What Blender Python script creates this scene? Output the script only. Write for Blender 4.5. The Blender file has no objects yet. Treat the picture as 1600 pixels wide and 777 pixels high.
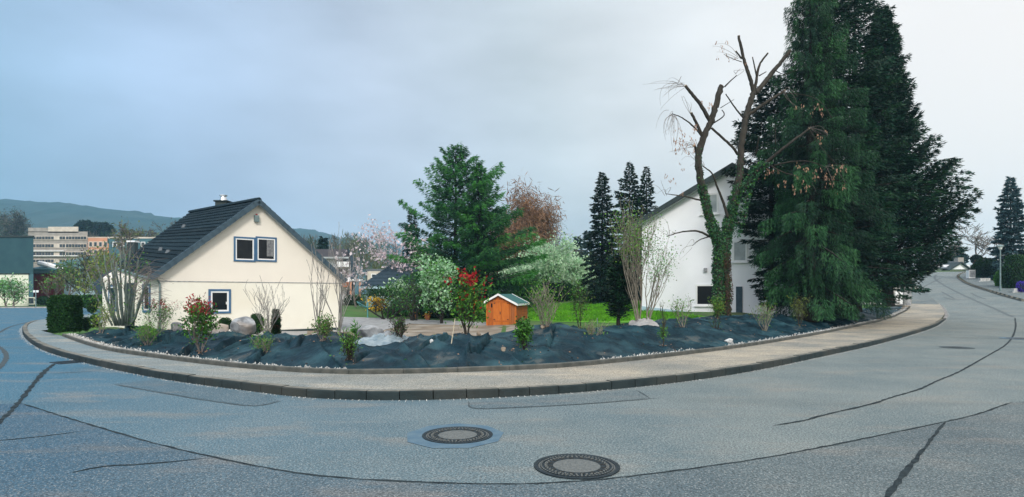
import bpy, bmesh, math, random
import numpy as np
from mathutils import Vector, Matrix, geometry
random.seed(7)
rng = np.random.default_rng(7)
C = bpy.context.scene.collection
sc = bpy.context.scene

# ------------------------------------------------------------------ camera, sky, sun, exposure
FPX, CX, CY, EYE = 930.0, 800.0, 458.0, 1.6
cam = bpy.data.objects.new('camera', bpy.data.cameras.new('camera')); C.objects.link(cam)
cam.location = (0, 0, EYE); cam.rotation_euler = (math.radians(90), 0, 0)
cam.data.sensor_width = 36; cam.data.lens = FPX / 1600 * 36
cam.data.shift_y = (CY - 388.5) / 1600
cam.data.clip_end = 6000; cam.data.clip_start = 0.05
sc.camera = cam
sc.cycles.volume_bounces = 2
sc.view_settings.view_transform = 'Standard'; sc.view_settings.look = 'None'
sc.view_settings.exposure = 0.75; sc.view_settings.gamma = 1
SUN_EL, SUN_AZ = math.radians(36), math.radians(176)      # azimuth clockwise from +Y: behind the camera, to the right
w = bpy.data.worlds.new('World'); sc.world = w; w.use_nodes = True
nt = w.node_tree; nt.nodes.clear(); N = nt.nodes.new; L = nt.links.new
out = N('ShaderNodeOutputWorld')
sky = N('ShaderNodeTexSky'); sky.sky_type = 'NISHITA'; sky.sun_disc = False
sky.sun_elevation = SUN_EL; sky.sun_rotation = SUN_AZ; sky.air_density = 1.5; sky.dust_density = 3
bg1 = N('ShaderNodeBackground'); L(sky.outputs[0], bg1.inputs[0]); bg1.inputs[1].default_value = 0.08
tc = N('ShaderNodeTexCoord'); sep = N('ShaderNodeSeparateXYZ'); L(tc.outputs['Generated'], sep.inputs[0])
# overcast layer: thicker and bluer cloud to the left, thin bright cloud to the right
rmp = N('ShaderNodeValToRGB'); e = rmp.color_ramp.elements
mx = N('ShaderNodeMapRange'); mx.inputs[1].default_value = -1; mx.inputs[2].default_value = 1
ns0 = N('ShaderNodeTexNoise'); ns0.inputs['Scale'].default_value = 1.6; ns0.inputs['Detail'].default_value = 2
L(tc.outputs['Generated'], ns0.inputs['Vector'])
wob = N('ShaderNodeMath'); wob.operation = 'MULTIPLY_ADD'; wob.inputs[1].default_value = 0.30
L(ns0.outputs[0], wob.inputs[0]); L(sep.outputs[0], wob.inputs[2]); L(wob.outputs[0], mx.inputs[0])
L(mx.outputs[0], rmp.inputs[0])
SKYC = [(0.20, (.175, .305, .43)), (0.34, (.30, .395, .535)), (0.48, (.37, .43, .52)), (0.62, (.45, .50, .535)), (0.76, (.585, .585, .58)), (0.90, (.64, .615, .595))]
for k, (p, c) in enumerate(SKYC):
    el = e[k] if k < 2 else e.new(p)
    el.position = p; el.color = (*c, 1)
# cloud structure: wide soft bands, a little darker low down
mp = N('ShaderNodeMapping'); mp.inputs['Scale'].default_value = (1.6, 1.6, 4.5); L(tc.outputs['Generated'], mp.inputs[0])
ns = N('ShaderNodeTexNoise'); ns.inputs['Scale'].default_value = 1.7; ns.inputs['Detail'].default_value = 5; ns.inputs['Roughness'].default_value = 0.5
L(mp.outputs[0], ns.inputs['Vector'])
mr = N('ShaderNodeMapRange'); mr.inputs[1].default_value = 0.3; mr.inputs[2].default_value = 0.72; mr.inputs[3].default_value = 0.80; mr.inputs[4].default_value = 1.13
L(ns.outputs[0], mr.inputs[0])
el_ = N('ShaderNodeMapRange'); el_.inputs[1].default_value = -0.02; el_.inputs[2].default_value = 0.30; el_.inputs[3].default_value = 0.80; el_.inputs[4].default_value = 1.0
L(sep.outputs[2], el_.inputs[0])
m1 = N('ShaderNodeMath'); m1.operation = 'MULTIPLY'; L(mr.outputs[0], m1.inputs[0]); L(el_.outputs[0], m1.inputs[1])
# low dark cloud washes out towards the bright side
brt = N('ShaderNodeMapRange'); brt.inputs[1].default_value = 0.15; brt.inputs[2].default_value = 0.55; L(sep.outputs[0], brt.inputs[0])
mm = N('ShaderNodeMix'); L(brt.outputs[0], mm.inputs[0]); L(m1.outputs[0], mm.inputs[2]); mm.inputs[3].default_value = 1.0
vm = N('ShaderNodeVectorMath'); vm.operation = 'SCALE'; L(rmp.outputs[0], vm.inputs[0]); L(mm.outputs[0], vm.inputs['Scale'])
zen = N('ShaderNodeMapRange'); zen.inputs[1].default_value = .42; zen.inputs[2].default_value = 1.0; zen.inputs[3].default_value = 1.0; zen.inputs[4].default_value = 1.75; L(sep.outputs[2], zen.inputs[0])
bk_ = N('ShaderNodeMapRange'); bk_.inputs[1].default_value = .25; bk_.inputs[2].default_value = -.7; L(sep.outputs[1], bk_.inputs[0])
bmx = N('ShaderNodeMix'); bmx.data_type = 'RGBA'; L(bk_.outputs[0], bmx.inputs[0]); L(vm.outputs[0], bmx.inputs[6]); bmx.inputs[7].default_value = (.74, .75, .76, 1)
vz = N('ShaderNodeVectorMath'); vz.operation = 'SCALE'; L(bmx.outputs[2], vz.inputs[0]); L(zen.outputs[0], vz.inputs['Scale'])
bg2 = N('ShaderNodeBackground'); L(vz.outputs[0], bg2.inputs[0]); bg2.inputs[1].default_value = 1.0
mxs = N('ShaderNodeMixShader'); mxs.inputs[0].default_value = 0.93
L(bg1.outputs[0], mxs.inputs[1]); L(bg2.outputs[0], mxs.inputs[2]); L(mxs.outputs[0], out.inputs[0])
sl = bpy.data.lights.new('sun', 'SUN'); sl.energy = 1.5; sl.angle = math.radians(12); sl.color = (1, 0.96, 0.9)
sun = bpy.data.objects.new('sun', sl); C.objects.link(sun)
sdir = Vector((math.sin(SUN_AZ) * math.cos(SUN_EL), math.cos(SUN_AZ) * math.cos(SUN_EL), math.sin(SUN_EL)))
sun.rotation_euler = sdir.to_track_quat('Z', 'Y').to_euler(); sun.location = (0, 0, 60)

# ------------------------------------------------------------------ measuring helpers
def PX(px, Y): return (px - CX) / FPX * Y
def PZ(py, Y): return EYE - (py - CY) / FPX * Y
def P(px, py, Y): return Vector((PX(px, Y), Y, PZ(py, Y)))
def sstep(a, b, x):
    t = np.clip((np.asarray(x, float) - a) / (b - a), 0, 1); return t * t * (3 - 2 * t)
HT = [0, 36, 42, 47, 54, 62, 78, 94, 108, 140, 2000]; HH = [0, 0, .08, .30, .88, 1.65, 3.05, 4.30, 4.75, 4.9, 4.9]
def hr(x, y):                     # level of the street: flat, climbing away to the right
    x = np.asarray(x, float); y = np.asarray(y, float)
    t = .6 * x + .8 * y
    r = x / np.maximum(y, 5.0)
    wgt = sstep(.50, .665, r)
    wgt = np.where(y < 5, sstep(20, 40, x), wgt)
    return np.interp(t, HT, HH) * wgt
def gd(x, y):                     # level of the gardens behind the bank
    x = np.asarray(x, float); y = np.asarray(y, float)
    g = -.30 + .02 * np.clip(y - 32, 0, 40) + .10 * np.clip(x + 1, 0, 9)
    g = g + .3 * sstep(-9, -15, x) 
    return g
def march(px, py, h, off=0.0, y0=2.0, y1=150.0):
    ys = np.arange(y0, y1, .1); f = PZ(py, ys) - h(PX(px, ys), ys) - off
    k = np.where(f < 0)[0]
    k = k[0] if len(k) else len(ys) - 1
    a = ys[max(k - 1, 0)]; b = ys[k]; fa = f[max(k - 1, 0)]; fb = f[k]
    Y = b if fa == fb else a + (b - a) * fa / (fa - fb)
    return Vector((PX(px, Y), Y, float(h(PX(px, Y), Y)) + off))
def g(px, py, off=0.0): return march(px, py, hr, off)
def resample(pts, step):
    pts = [Vector(p) for p in pts]; d = [0]
    for a, b in zip(pts, pts[1:]): d.append(d[-1] + (b - a).length)
    n = max(2, int(round(d[-1] / step)) + 1); ar = np.array(pts)
    s = np.linspace(0, d[-1], n)
    return [Vector(v) for v in np.stack([np.interp(s, d, ar[:, k]) for k in range(ar.shape[1])], 1)]
def smooth(pts, it=2):
    for _ in range(it):
        q = [pts[0]]
        for a, b in zip(pts, pts[1:]): q += [a * .75 + b * .25, a * .25 + b * .75]
        pts = q + [pts[-1]]
    return pts

# ------------------------------------------------------------------ object helpers
WL = {}
def tag(o, label=None, cat=None, group=None, kind=None):
    if label: o['label'] = label
    if cat: o['category'] = cat
    if group: o['group'] = group
    if kind: o['kind'] = kind
    return o
def thing(name, label, cat, loc=(0, 0, 0), group=None, rz=0):
    o = bpy.data.objects.new(name, None); C.objects.link(o); o.location = loc; o.rotation_euler[2] = rz
    o.empty_display_size = .3
    WL[o] = Vector(loc); return tag(o, label, cat, group)
def link(me, name, parent=None, mats=(), smooth_=False):
    o = bpy.data.objects.new(name, me); C.objects.link(o)
    for m in mats: me.materials.append(m)
    if smooth_: me.polygons.foreach_set('use_smooth', [True] * len(me.polygons))
    if parent is not None: o.parent = parent; WL[o] = WL[parent]
    else: WL[o] = Vector((0, 0, 0))
    return o
class MB:
    def __init__(s): s.v = []; s.f = []; s.mi = []
    def add(s, vs, fs, mi=0):
        n = len(s.v); s.v += [tuple(v) for v in vs]
        for f in fs: s.f.append([i + n for i in f]); s.mi.append(mi)
        return s
    def box(s, a, b, mi=0, fr=None):
        x0, y0, z0 = a; x1, y1, z1 = b
        vs = [(x0, y0, z0), (x1, y0, z0), (x1, y1, z0), (x0, y1, z0), (x0, y0, z1), (x1, y0, z1), (x1, y1, z1), (x0, y1, z1)]
        if fr: vs = [fr(*v) for v in vs]
        return s.add(vs, [(0, 3, 2, 1), (4, 5, 6, 7), (0, 1, 5, 4), (1, 2, 6, 5), (2, 3, 7, 6), (3, 0, 4, 7)], mi)
    def prism(s, poly, d, mi=0):          # poly: 3D points, extruded by vector d
        n = len(poly); a = [Vector(p) for p in poly]; b = [p + Vector(d) for p in a]
        return s.add(a + b, [list(range(n))[::-1], list(range(n, 2 * n))] + [(i, (i + 1) % n, n + (i + 1) % n, n + i) for i in range(n)], mi)
    def tube(s, pts, rad, n=6, mi=0, cap=True, wob=0):
        pts = [Vector(p) for p in pts]
        if not hasattr(rad, '__len__'): rad = [rad] * len(pts)
        vs = []; fs = []; up = Vector((.31, .52, .8)).normalized()
        for i, p in enumerate(pts):
            d = (pts[min(i + 1, len(pts) - 1)] - pts[max(i - 1, 0)])
            if d.length < 1e-9: d = Vector((0, 0, 1))
            d.normalize(); u = d.cross(up)
            if u.length < .05: u = d.cross(Vector((1, 0, 0)))
            u.normalize(); v = d.cross(u)
            for k in range(n):
                t = 2 * math.pi * k / n; r = rad[i] * (1 + (random.uniform(-wob, wob) if wob else 0))
                vs.append(p + (u * math.cos(t) + v * math.sin(t)) * r)
        for i in range(len(pts) - 1):
            for k in range(n):
                fs.append((i * n + k, i * n + (k + 1) % n, (i + 1) * n + (k + 1) % n, (i + 1) * n + k))
        if cap: fs += [list(range(n))[::-1], [(len(pts) - 1) * n + k for k in range(n)]]
        return s.add(vs, fs, mi)
    def lathe(s, c, prof, n=24, mi=0):
        vs = []; fs = []
        for r, z in prof:
            for k in range(n):
                t = 2 * math.pi * k / n; vs.append((c[0] + r * math.cos(t), c[1] + r * math.sin(t), c[2] + z))
        for i in range(len(prof) - 1):
            for k in range(n): fs.append((i * n + k, i * n + (k + 1) % n, (i + 1) * n + (k + 1) % n, (i + 1) * n + k))
        return s.add(vs, fs, mi)
    def build(s, name, mats, parent=None, sm=False, world=True):
        if not isinstance(mats, (list, tuple)): mats = [mats]
        off = WL[parent] if (parent is not None and world) else Vector((0, 0, 0))
        me = bpy.data.meshes.new(name)
        me.from_pydata([(x - off.x, y - off.y, z - off.z) for x, y, z in s.v], [], s.f)
        o = link(me, name, parent, mats, sm)
        if len(mats) > 1: me.polygons.foreach_set('material_index', s.mi)
        return o
def qmesh(name, V, nq, mats, parent=None, mi=None, k=4, sm=False):   # fast mesh of separate k-gons from an array (nq*k,3)
    me = bpy.data.meshes.new(name); off = np.array(WL[parent]) if parent is not None else 0
    V = np.asarray(V, np.float32).reshape(-1, 3) - off
    me.vertices.add(len(V)); me.vertices.foreach_set('co', V.astype(np.float32).ravel())
    me.loops.add(nq * k); me.loops.foreach_set('vertex_index', np.arange(nq * k, dtype=np.int32))
    me.polygons.add(nq); me.polygons.foreach_set('loop_start', np.arange(0, nq * k, k, dtype=np.int32))
    if not isinstance(mats, (list, tuple)): mats = [mats]
    for m in mats: me.materials.append(m)
    if mi is not None: me.polygons.foreach_set('material_index', np.asarray(mi, np.int32))
    me.update(calc_edges=True)
    o = bpy.data.objects.new(name, me); C.objects.link(o)
    if parent is not None: o.parent = parent; WL[o] = WL[parent]
    else: WL[o] = Vector((0, 0, 0))
    return o
def unit(a): return a / np.maximum(np.linalg.norm(a, axis=-1, keepdims=True), 1e-9)
def cards(pos, d, ln, wd, shape=.45):        # one leaf (a 4-point blade) for each position
    n = len(pos); d = unit(d); r = rng.normal(size=(n, 3)); sd = unit(np.cross(d, r))
    ln = np.broadcast_to(np.asarray(ln, float), (n,))[:, None]; wd = np.broadcast_to(np.asarray(wd, float), (n,))[:, None]
    nrm = np.cross(d, sd)
    a = pos; b = pos + d * ln * shape + sd * wd * .5 + nrm * wd * .12; c = pos + d * ln; e_ = pos + d * ln * shape - sd * wd * .5 + nrm * wd * .12
    return np.stack([a, b, c, e_], 1)
def copy_thing(src, loc, rz=None, label=None, scale=None):
    r = src.copy(); C.objects.link(r); r.location = loc
    if rz is not None: r.rotation_euler[2] = rz
    if label: r['label'] = label
    if scale: r.scale = scale
    for ch in list(src.children):
        c = ch.copy(); C.objects.link(c); c.parent = r
        for q in list(ch.children):
            d = q.copy(); C.objects.link(d); d.parent = c
    return r

# ------------------------------------------------------------------ materials
def mat(name, c1, c2=None, scale=3.0, rough=.8, bump=0., bscale=None, detail=4, metal=0., spec=.3, island=0., c3=None, s3=None, thr=(.35, .65), aniso=None, bdist=.02, coat=0):
    m = bpy.data.materials.new(name); m.use_nodes = True; t = m.node_tree; n = t.nodes; l = t.links
    b = n['Principled BSDF']; b.inputs['Roughness'].default_value = rough; b.inputs['Metallic'].default_value = metal
    b.inputs['Specular IOR Level'].default_value = spec
    if coat: b.inputs['Coat Weight'].default_value = coat
    gm = n.new('ShaderNodeNewGeometry')
    vec = gm.outputs['Position']
    if aniso:
        mpp = n.new('ShaderNodeMapping'); mpp.inputs['Scale'].default_value = aniso; l.new(vec, mpp.inputs[0]); vec = mpp.outputs[0]
    c2 = c2 or tuple(x * .75 for x in c1)
    nz = n.new('ShaderNodeTexNoise'); nz.inputs['Scale'].default_value = scale; nz.inputs['Detail'].default_value = detail
    l.new(vec, nz.inputs['Vector'])
    mrr = n.new('ShaderNodeMapRange'); mrr.inputs[1].default_value = thr[0]; mrr.inputs[2].default_value = thr[1]; l.new(nz.outputs[0], mrr.inputs[0])
    mi = n.new('ShaderNodeMix'); mi.data_type = 'RGBA'; mi.inputs[6].default_value = (*c1, 1); mi.inputs[7].default_value = (*c2, 1); l.new(mrr.outputs[0], mi.inputs[0])
    col = mi.outputs[2]
    if c3:
        nz3 = n.new('ShaderNodeTexNoise'); nz3.inputs['Scale'].default_value = s3 or scale * .2; nz3.inputs['Detail'].default_value = 3; l.new(vec, nz3.inputs['Vector'])
        m3r = n.new('ShaderNodeMapRange'); m3r.inputs[1].default_value = .48; m3r.inputs[2].default_value = .68; l.new(nz3.outputs[0], m3r.inputs[0])
        m3 = n.new('ShaderNodeMix'); m3.data_type = 'RGBA'; l.new(m3r.outputs[0], m3.inputs[0]); l.new(col, m3.inputs[6]); m3.inputs[7].default_value = (*c3, 1); col = m3.outputs[2]
    if island:
        mv = n.new('ShaderNodeMapRange'); mv.inputs[3].default_value = 1 - island; mv.inputs[4].default_value = 1 + island; l.new(gm.outputs['Random Per Island'], mv.inputs[0])
        hs = n.new('ShaderNodeVectorMath'); hs.operation = 'SCALE'; l.new(col, hs.inputs[0]); l.new(mv.outputs[0], hs.inputs['Scale']); col = hs.outputs[0]
    l.new(col, b.inputs['Base Color'])
    if bump:
        bz = n.new('ShaderNodeTexNoise'); bz.inputs['Scale'].default_value = bscale or scale * 4; bz.inputs['Detail'].default_value = 3; l.new(vec, bz.inputs['Vector'])
        bp = n.new('ShaderNodeBump'); bp.inputs['Strength'].default_value = bump; bp.inputs['Distance'].default_value = bdist
        l.new(bz.outputs[0], bp.inputs['Height']); l.new(bp.outputs[0], b.inputs['Normal'])
    return m
def leafmat(name, a, b, scale=1.2, island=.35, trans=.25):
    m = mat(name, a, b, scale=scale, rough=.55, island=island, spec=.25, thr=(.38, .62))
    t = m.node_tree; n = t.nodes; l = t.links; bs = n['Principled BSDF']
    tr = n.new('ShaderNodeBsdfTranslucent'); src = bs.inputs['Base Color'].links[0].from_socket; l.new(src, tr.inputs[0])
    ms = n.new('ShaderNodeMixShader'); ms.inputs[0].default_value = trans; l.new(bs.outputs[0], ms.inputs[1]); l.new(tr.outputs[0], ms.inputs[2])
    l.new(ms.outputs[0], n['Material Output'].inputs[0]); return m

def asphalt(name, a, b, stain, blue):
    """coarse speckled asphalt: grain, worn beige patches, bluish light of the left side painted into the colour"""
    m = bpy.data.materials.new(name); m.use_nodes = True; t = m.node_tree; n = t.nodes; l = t.links
    bs = n['Principled BSDF']; bs.inputs['Roughness'].default_value = .82; bs.inputs['Specular IOR Level'].default_value = .35
    gm = n.new('ShaderNodeNewGeometry'); pos = gm.outputs['Position']
    def noise(s, d=3, r=.5, sc_=None):
        z = n.new('ShaderNodeTexNoise'); z.inputs['Scale'].default_value = s; z.inputs['Detail'].default_value = d; z.inputs['Roughness'].default_value = r
        if sc_:
            q = n.new('ShaderNodeMapping'); q.inputs['Scale'].default_value = sc_; l.new(pos, q.inputs[0]); l.new(q.outputs[0], z.inputs['Vector'])
        else: l.new(pos, z.inputs['Vector'])
        return z.outputs[0]
    def rg(x, lo, hi, a_=0, b_=1):
        z = n.new('ShaderNodeMapRange'); z.inputs[1].default_value = lo; z.inputs[2].default_value = hi; z.inputs[3].default_value = a_; z.inputs[4].default_value = b_; l.new(x, z.inputs[0]); return z.outputs[0]
    def mix(f, x, y):
        z = n.new('ShaderNodeMix'); z.data_type = 'RGBA'; l.new(f, z.inputs[0])
        for s_, v in ((6, x), (7, y)):
            if isinstance(v, tuple): z.inputs[s_].default_value = (*v, 1)
            else: l.new(v, z.inputs[s_])
        return z.outputs[2]
    sp = n.new('ShaderNodeSeparateXYZ'); l.new(pos, sp.inputs[0])
    base = mix(rg(noise(.5, 6, .65), .38, .62), a, b)
    left_cast = n.new('ShaderNodeMath'); left_cast.operation = 'MULTIPLY_ADD'; l.new(noise(.25, 2), left_cast.inputs[0]); left_cast.inputs[1].default_value = 7; l.new(sp.outputs[0], left_cast.inputs[2])
    base = mix(rg(left_cast.outputs[0], 6, -7, 0, .95), base, blue)  # bluish light cast painted in, growing towards the left
    base = mix(rg(noise(.9, 5, .6, (.6, 1.6, 1)), .52, .70, 0, .55), base, stain)
    base = mix(rg(noise(.5, 3, .5, (.35, 1.3, 1)), .55, .72, 0, .35), base, tuple(x * .6 for x in a))
    g1 = rg(noise(50, 4, .75), .38, .64, .36, 1.7); 
    vor = n.new('ShaderNodeTexVoronoi'); vor.inputs['Scale'].default_value = 105; l.new(pos, vor.inputs['Vector'])
    sc1 = n.new('ShaderNodeVectorMath'); sc1.operation = 'SCALE'; l.new(base, sc1.inputs[0]); l.new(g1, sc1.inputs['Scale'])
    chips = n.new('ShaderNodeSeparateColor'); l.new(vor.outputs['Color'], chips.inputs[0])
    fin = mix(rg(chips.outputs[0], .86, .97, 0, .55), sc1.outputs[0], (.42, .42, .40))
    l.new(fin, bs.inputs['Base Color'])
    bp = n.new('ShaderNodeBump'); bp.inputs['Strength'].default_value = .5; bp.inputs['Distance'].default_value = .008
    l.new(noise(70, 2), bp.inputs['Height']); l.new(bp.outputs[0], bs.inputs['Normal'])
    return m

M = {}
M['asphalt'] = asphalt('asphalt', (.116, .148, .150), (.165, .190, .182), (.22, .20, .17), (.022, .115, .185))
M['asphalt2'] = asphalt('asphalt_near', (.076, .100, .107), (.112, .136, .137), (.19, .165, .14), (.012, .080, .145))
M['walk'] = asphalt('pavement_sandy', (.20, .195, .17), (.36, .31, .235), (.50, .41, .30), (.15, .20, .215))
M['walk_old'] = mat('pavement_old', (.44, .375, .28), (.21, .205, .18), 1.1, .9, .4, 60, c3=(.14, .155, .15), s3=.45, detail=7, thr=(.36, .6))
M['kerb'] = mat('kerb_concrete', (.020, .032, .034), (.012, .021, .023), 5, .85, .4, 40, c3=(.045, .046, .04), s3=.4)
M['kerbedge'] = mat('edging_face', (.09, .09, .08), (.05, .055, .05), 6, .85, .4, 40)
M['kerbtop'] = mat('kerb_pale', (.22, .20, .165), (.13, .13, .11), 6, .85, .4, 40)  # pale tone for stone tops; the kerb fronts are much darker
M['joint'] = mat('joint_dark', (.03, .032, .03), None, 5, .95)
M['tar'] = mat('tar', (.010, .016, .020), (.035, .048, .052), 9, .75, .3, 60, spec=.12)
M['patch'] = asphalt('old_patch', (.094, .122, .126), (.135, .158, .153), (.18, .165, .145), (.024, .094, .148))
M['crack'] = mat('crack_fill', (.045, .06, .066), (.08, .095, .10), 12, .85, spec=.15)
M['crackfaint'] = mat('crack_faint', (.10, .118, .122), (.13, .148, .15), 12, .85, spec=.15)
M['iron'] = mat('cast_iron', (.012, .022, .028), (.024, .034, .04), 20, .5, .4, 90, metal=.4)
M['fill'] = mat('manhole_concrete', (.10, .11, .108), (.16, .165, .155), 55, .9, .4, 80, detail=2)
M['collar'] = mat('collar_concrete', (.075, .135, .185), (.11, .17, .21), 5, .85, .2, 60)
M['grass'] = mat('grass_ground', (.045, .11, .02), (.07, .16, .03), .8, .95, .5, 20, c3=(.09, .10, .04), s3=.12)
M['lawn'] = mat('lawn_green', (.12, .34, .014), (.08, .24, .012), 1.2, .95, .5, 30, detail=6)
M['lawnblade'] = leafmat('grass_blade', (.12, .35, .012), (.07, .23, .01), 1.2, .4)
M['soil'] = mat('bare_soil', (.26, .205, .15), (.16, .125, .09), 1.4, .95, .6, 14, c3=(.33, .29, .24), s3=.6)
M['path'] = mat('gravel_path', (.36, .35, .34), (.25, .245, .24), 3, .95, .6, 30)
M['stonechip'] = mat('pale_chippings', (.50, .50, .48), (.30, .30, .29), 6, .9, island=.35)
M['boulder'] = mat('boulder_granite', (.36, .37, .38), (.13, .135, .14), 4.5, .9, .9, 7, c3=(.36, .30, .25), s3=1.2, detail=8)
M['white_paint'] = mat('white_paint', (.78, .78, .77), (.72, .72, .72), 2, .5)
M['cream'] = mat('cream_render', (.80, .765, .665), (.765, .73, .635), .9, .9, .35, 45, c3=(.735, .685, .57), s3=.5)
M['cream2'] = mat('cream_render_upper', (.77, .71, .62), (.735, .675, .59), .9, .9, .15, 60)
M['whitewall'] = mat('white_render', (.86, .86, .89), (.82, .82, .86), .7, .9, .35, 40, c3=(.78, .78, .80), s3=.4)
M['plinth'] = mat('plinth_blue', (.40, .54, .62), (.35, .49, .57), 2, .8)
M['bluetrim'] = mat('blue_trim', (.055, .135, .24), (.045, .11, .2), 4, .55)
M['glass'] = mat('window_glass', (.006, .008, .010), (.012, .014, .016), 2, .12, spec=.2)
M['glassfar'] = mat('window_glass_far', (.018, .03, .04), (.03, .045, .055), 2, .15, spec=.5)
M['curtain'] = mat('curtain', (.35, .36, .36), (.2, .2, .21), 8, .9)
M['tile'] = mat('roof_tile_dark', (.006, .015, .022), (.013, .026, .034), 7, .55, .3, 40, c3=(.018, .03, .036), s3=2.5, island=.2, spec=.1)
M['verge'] = mat('verge_tile', (.05, .085, .11), (.035, .06, .08), 5, .65, island=.15)
M['tile2'] = mat('roof_tile_blue', (.02, .042, .06), (.035, .06, .08), 5, .6, .3, 40)
M['tilebrown'] = mat('roof_tile_brown', (.045, .035, .035), (.03, .024, .025), 5, .7)
M['fascia'] = mat('fascia_dark', (.03, .045, .045), None, 3, .6)
M['soffit'] = mat('soffit', (.42, .46, .47), None, 3, .7)
M['steel'] = mat('steel', (.62, .64, .66), (.5, .52, .54), 8, .25, metal=.9)
M['wood'] = mat('shed_wood', (.48, .13, .018), (.33, .078, .012), 3, .75, .3, 30, aniso=(8, 8, .8), c3=(.30, .10, .03), s3=.6)
M['wood2'] = mat('shed_wood_door', (.43, .105, .012), (.52, .15, .02), 3, .7, .3, 30, aniso=(8, 8, .8))
M['felt'] = mat('roof_felt', (.03, .11, .11), (.04, .13, .12), 6, .85)
M['bark'] = mat('bark_brown', (.052, .045, .035), (.026, .023, .018), 9, .9, .8, 25, aniso=(1, 1, .35))
M['barkdark'] = mat('bark_dark', (.030, .024, .020), (.018, .016, .014), 9, .95, .6, 25)
M['barkpale'] = mat('bark_pale', (.24, .215, .17), (.16, .145, .115), 8, .9, .4, 25)
M['twig'] = mat('twig_grey', (.20, .17, .15), (.13, .11, .10), 6, .9)
M['twigpale'] = mat('twig_pale', (.27, .255, .235), (.17, .16, .15), 6, .9)
M['twigblue'] = mat('stem_grey_green', (.13, .165, .14), (.075, .10, .09), 5, .9, .3, 30)
M['cutwood'] = mat('cut_wood', (.42, .33, .22), None, 8, .9)
M['stone_white'] = mat('white_stone', (.6, .6, .58), (.45, .45, .44), 5, .9, .3, 20)
M['teal'] = mat('teal_metal', (.10, .30, .32), (.08, .26, .28), 4, .45)
M['greymetal'] = mat('corrugated_grey', (.055, .135, .155), (.045, .115, .14), 1, .6)
M['creampanel'] = mat('cream_panel', (.74, .74, .62), (.68, .69, .57), 1, .8)
M['redmetal'] = mat('red_metal', (.27, .035, .03), (.18, .03, .03), .8, .6, c3=(.10, .03, .03), s3=.4)
M['brownconc'] = mat('brown_concrete', (.34, .31, .28), None, 1, .9)
M['palebeige'] = mat('pale_beige', (.62, .55, .47), None, 1, .9)
M['salmon'] = mat('salmon_render', (.55, .27, .17), (.5, .25, .16), .5, .9)
M['orange'] = mat('orange_render', (.55, .24, .09), None, .5, .9)
M['tealroof'] = mat('teal_roof', (.055, .135, .15), (.07, .16, .17), .6, .6)
M['greyroof'] = mat('grey_roof', (.10, .115, .13), (.13, .145, .155), .8, .8)
M['lampmetal'] = mat('lamp_metal', (.20, .27, .27), None, 4, .5, metal=.3)
M['lampglass'] = mat('lamp_glass', (.75, .76, .74), None, 4, .3)
M['cane'] = mat('bamboo_cane', (.60, .52, .38), None, 8, .7)
M['plastic'] = mat('clear_plastic', (.12, .17, .20), (.26, .31, .33), 6, .3, .9, 8, spec=.7)
M['hill'] = mat('hill_forest', (.014, .045, .050), (.022, .060, .064), .03, 1, detail=8, c3=(.034, .060, .058), s3=.012)  # forest green shifted to blue, part of the distance haze painted in
M['clay'] = mat('clay_pot', (.42, .15, .07), None, 5, .8)
# fabric: dark woven sheet, dusty streaks
mf = mat('weed_fabric', (.003, .014, .021), (.009, .034, .047), 2.2, .55, .25, 120, detail=6, c3=(.026, .068, .082), s3=1.3, spec=.13, bdist=.01)
M['fabric'] = mf
t = mf.node_tree
fb_ = t.nodes.new('ShaderNodeTexNoise'); fb_.inputs['Scale'].default_value = 3.2; fb_.inputs['Detail'].default_value = 5; fb_.inputs['Distortion'].default_value = 1.2
fg_ = t.nodes.new('ShaderNodeNewGeometry'); fm_ = t.nodes.new('ShaderNodeMapping'); fm_.inputs['Scale'].default_value = (1.6, .5, 1); fm_.inputs['Rotation'].default_value = (0, 0, .5); t.links.new(fg_.outputs['Position'], fm_.inputs[0]); t.links.new(fm_.outputs[0], fb_.inputs['Vector'])
f2_ = t.nodes.new('ShaderNodeBump'); f2_.inputs['Strength'].default_value = 1; f2_.inputs['Distance'].default_value = .035; t.links.new(fb_.outputs[0], f2_.inputs['Height'])
fp_ = t.nodes['Principled BSDF']; t.links.new(fp_.inputs['Normal'].links[0].from_socket, t.nodes.new('NodeReroute').inputs[0]); pb_ = fp_.inputs['Normal'].links[0].from_node; t.links.new(f2_.outputs[0], pb_.inputs['Normal'])
b_ = mf.node_tree.nodes['Principled BSDF']; src = b_.inputs['Base Color'].links[0].from_socket
gm_ = t.nodes.new('ShaderNodeNewGeometry'); dz = t.nodes.new('ShaderNodeTexNoise'); dz.inputs['Scale'].default_value = 1.1; dz.inputs['Detail'].default_value = 8; dz.inputs['Roughness'].default_value = .65
t.links.new(gm_.outputs['Position'], dz.inputs['Vector']); dr = t.nodes.new('ShaderNodeMapRange'); dr.inputs[1].default_value = .58; dr.inputs[2].default_value = .74; dr.inputs[4].default_value = .6
t.links.new(dz.outputs[0], dr.inputs[0]); dm = t.nodes.new('ShaderNodeMix'); dm.data_type = 'RGBA'; dm.inputs[7].default_value = (.19, .16, .125, 1)
t.links.new(dr.outputs[0], dm.inputs[0]); t.links.new(src, dm.inputs[6]); t.links.new(dm.outputs[2], b_.inputs['Base Color'])
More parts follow.
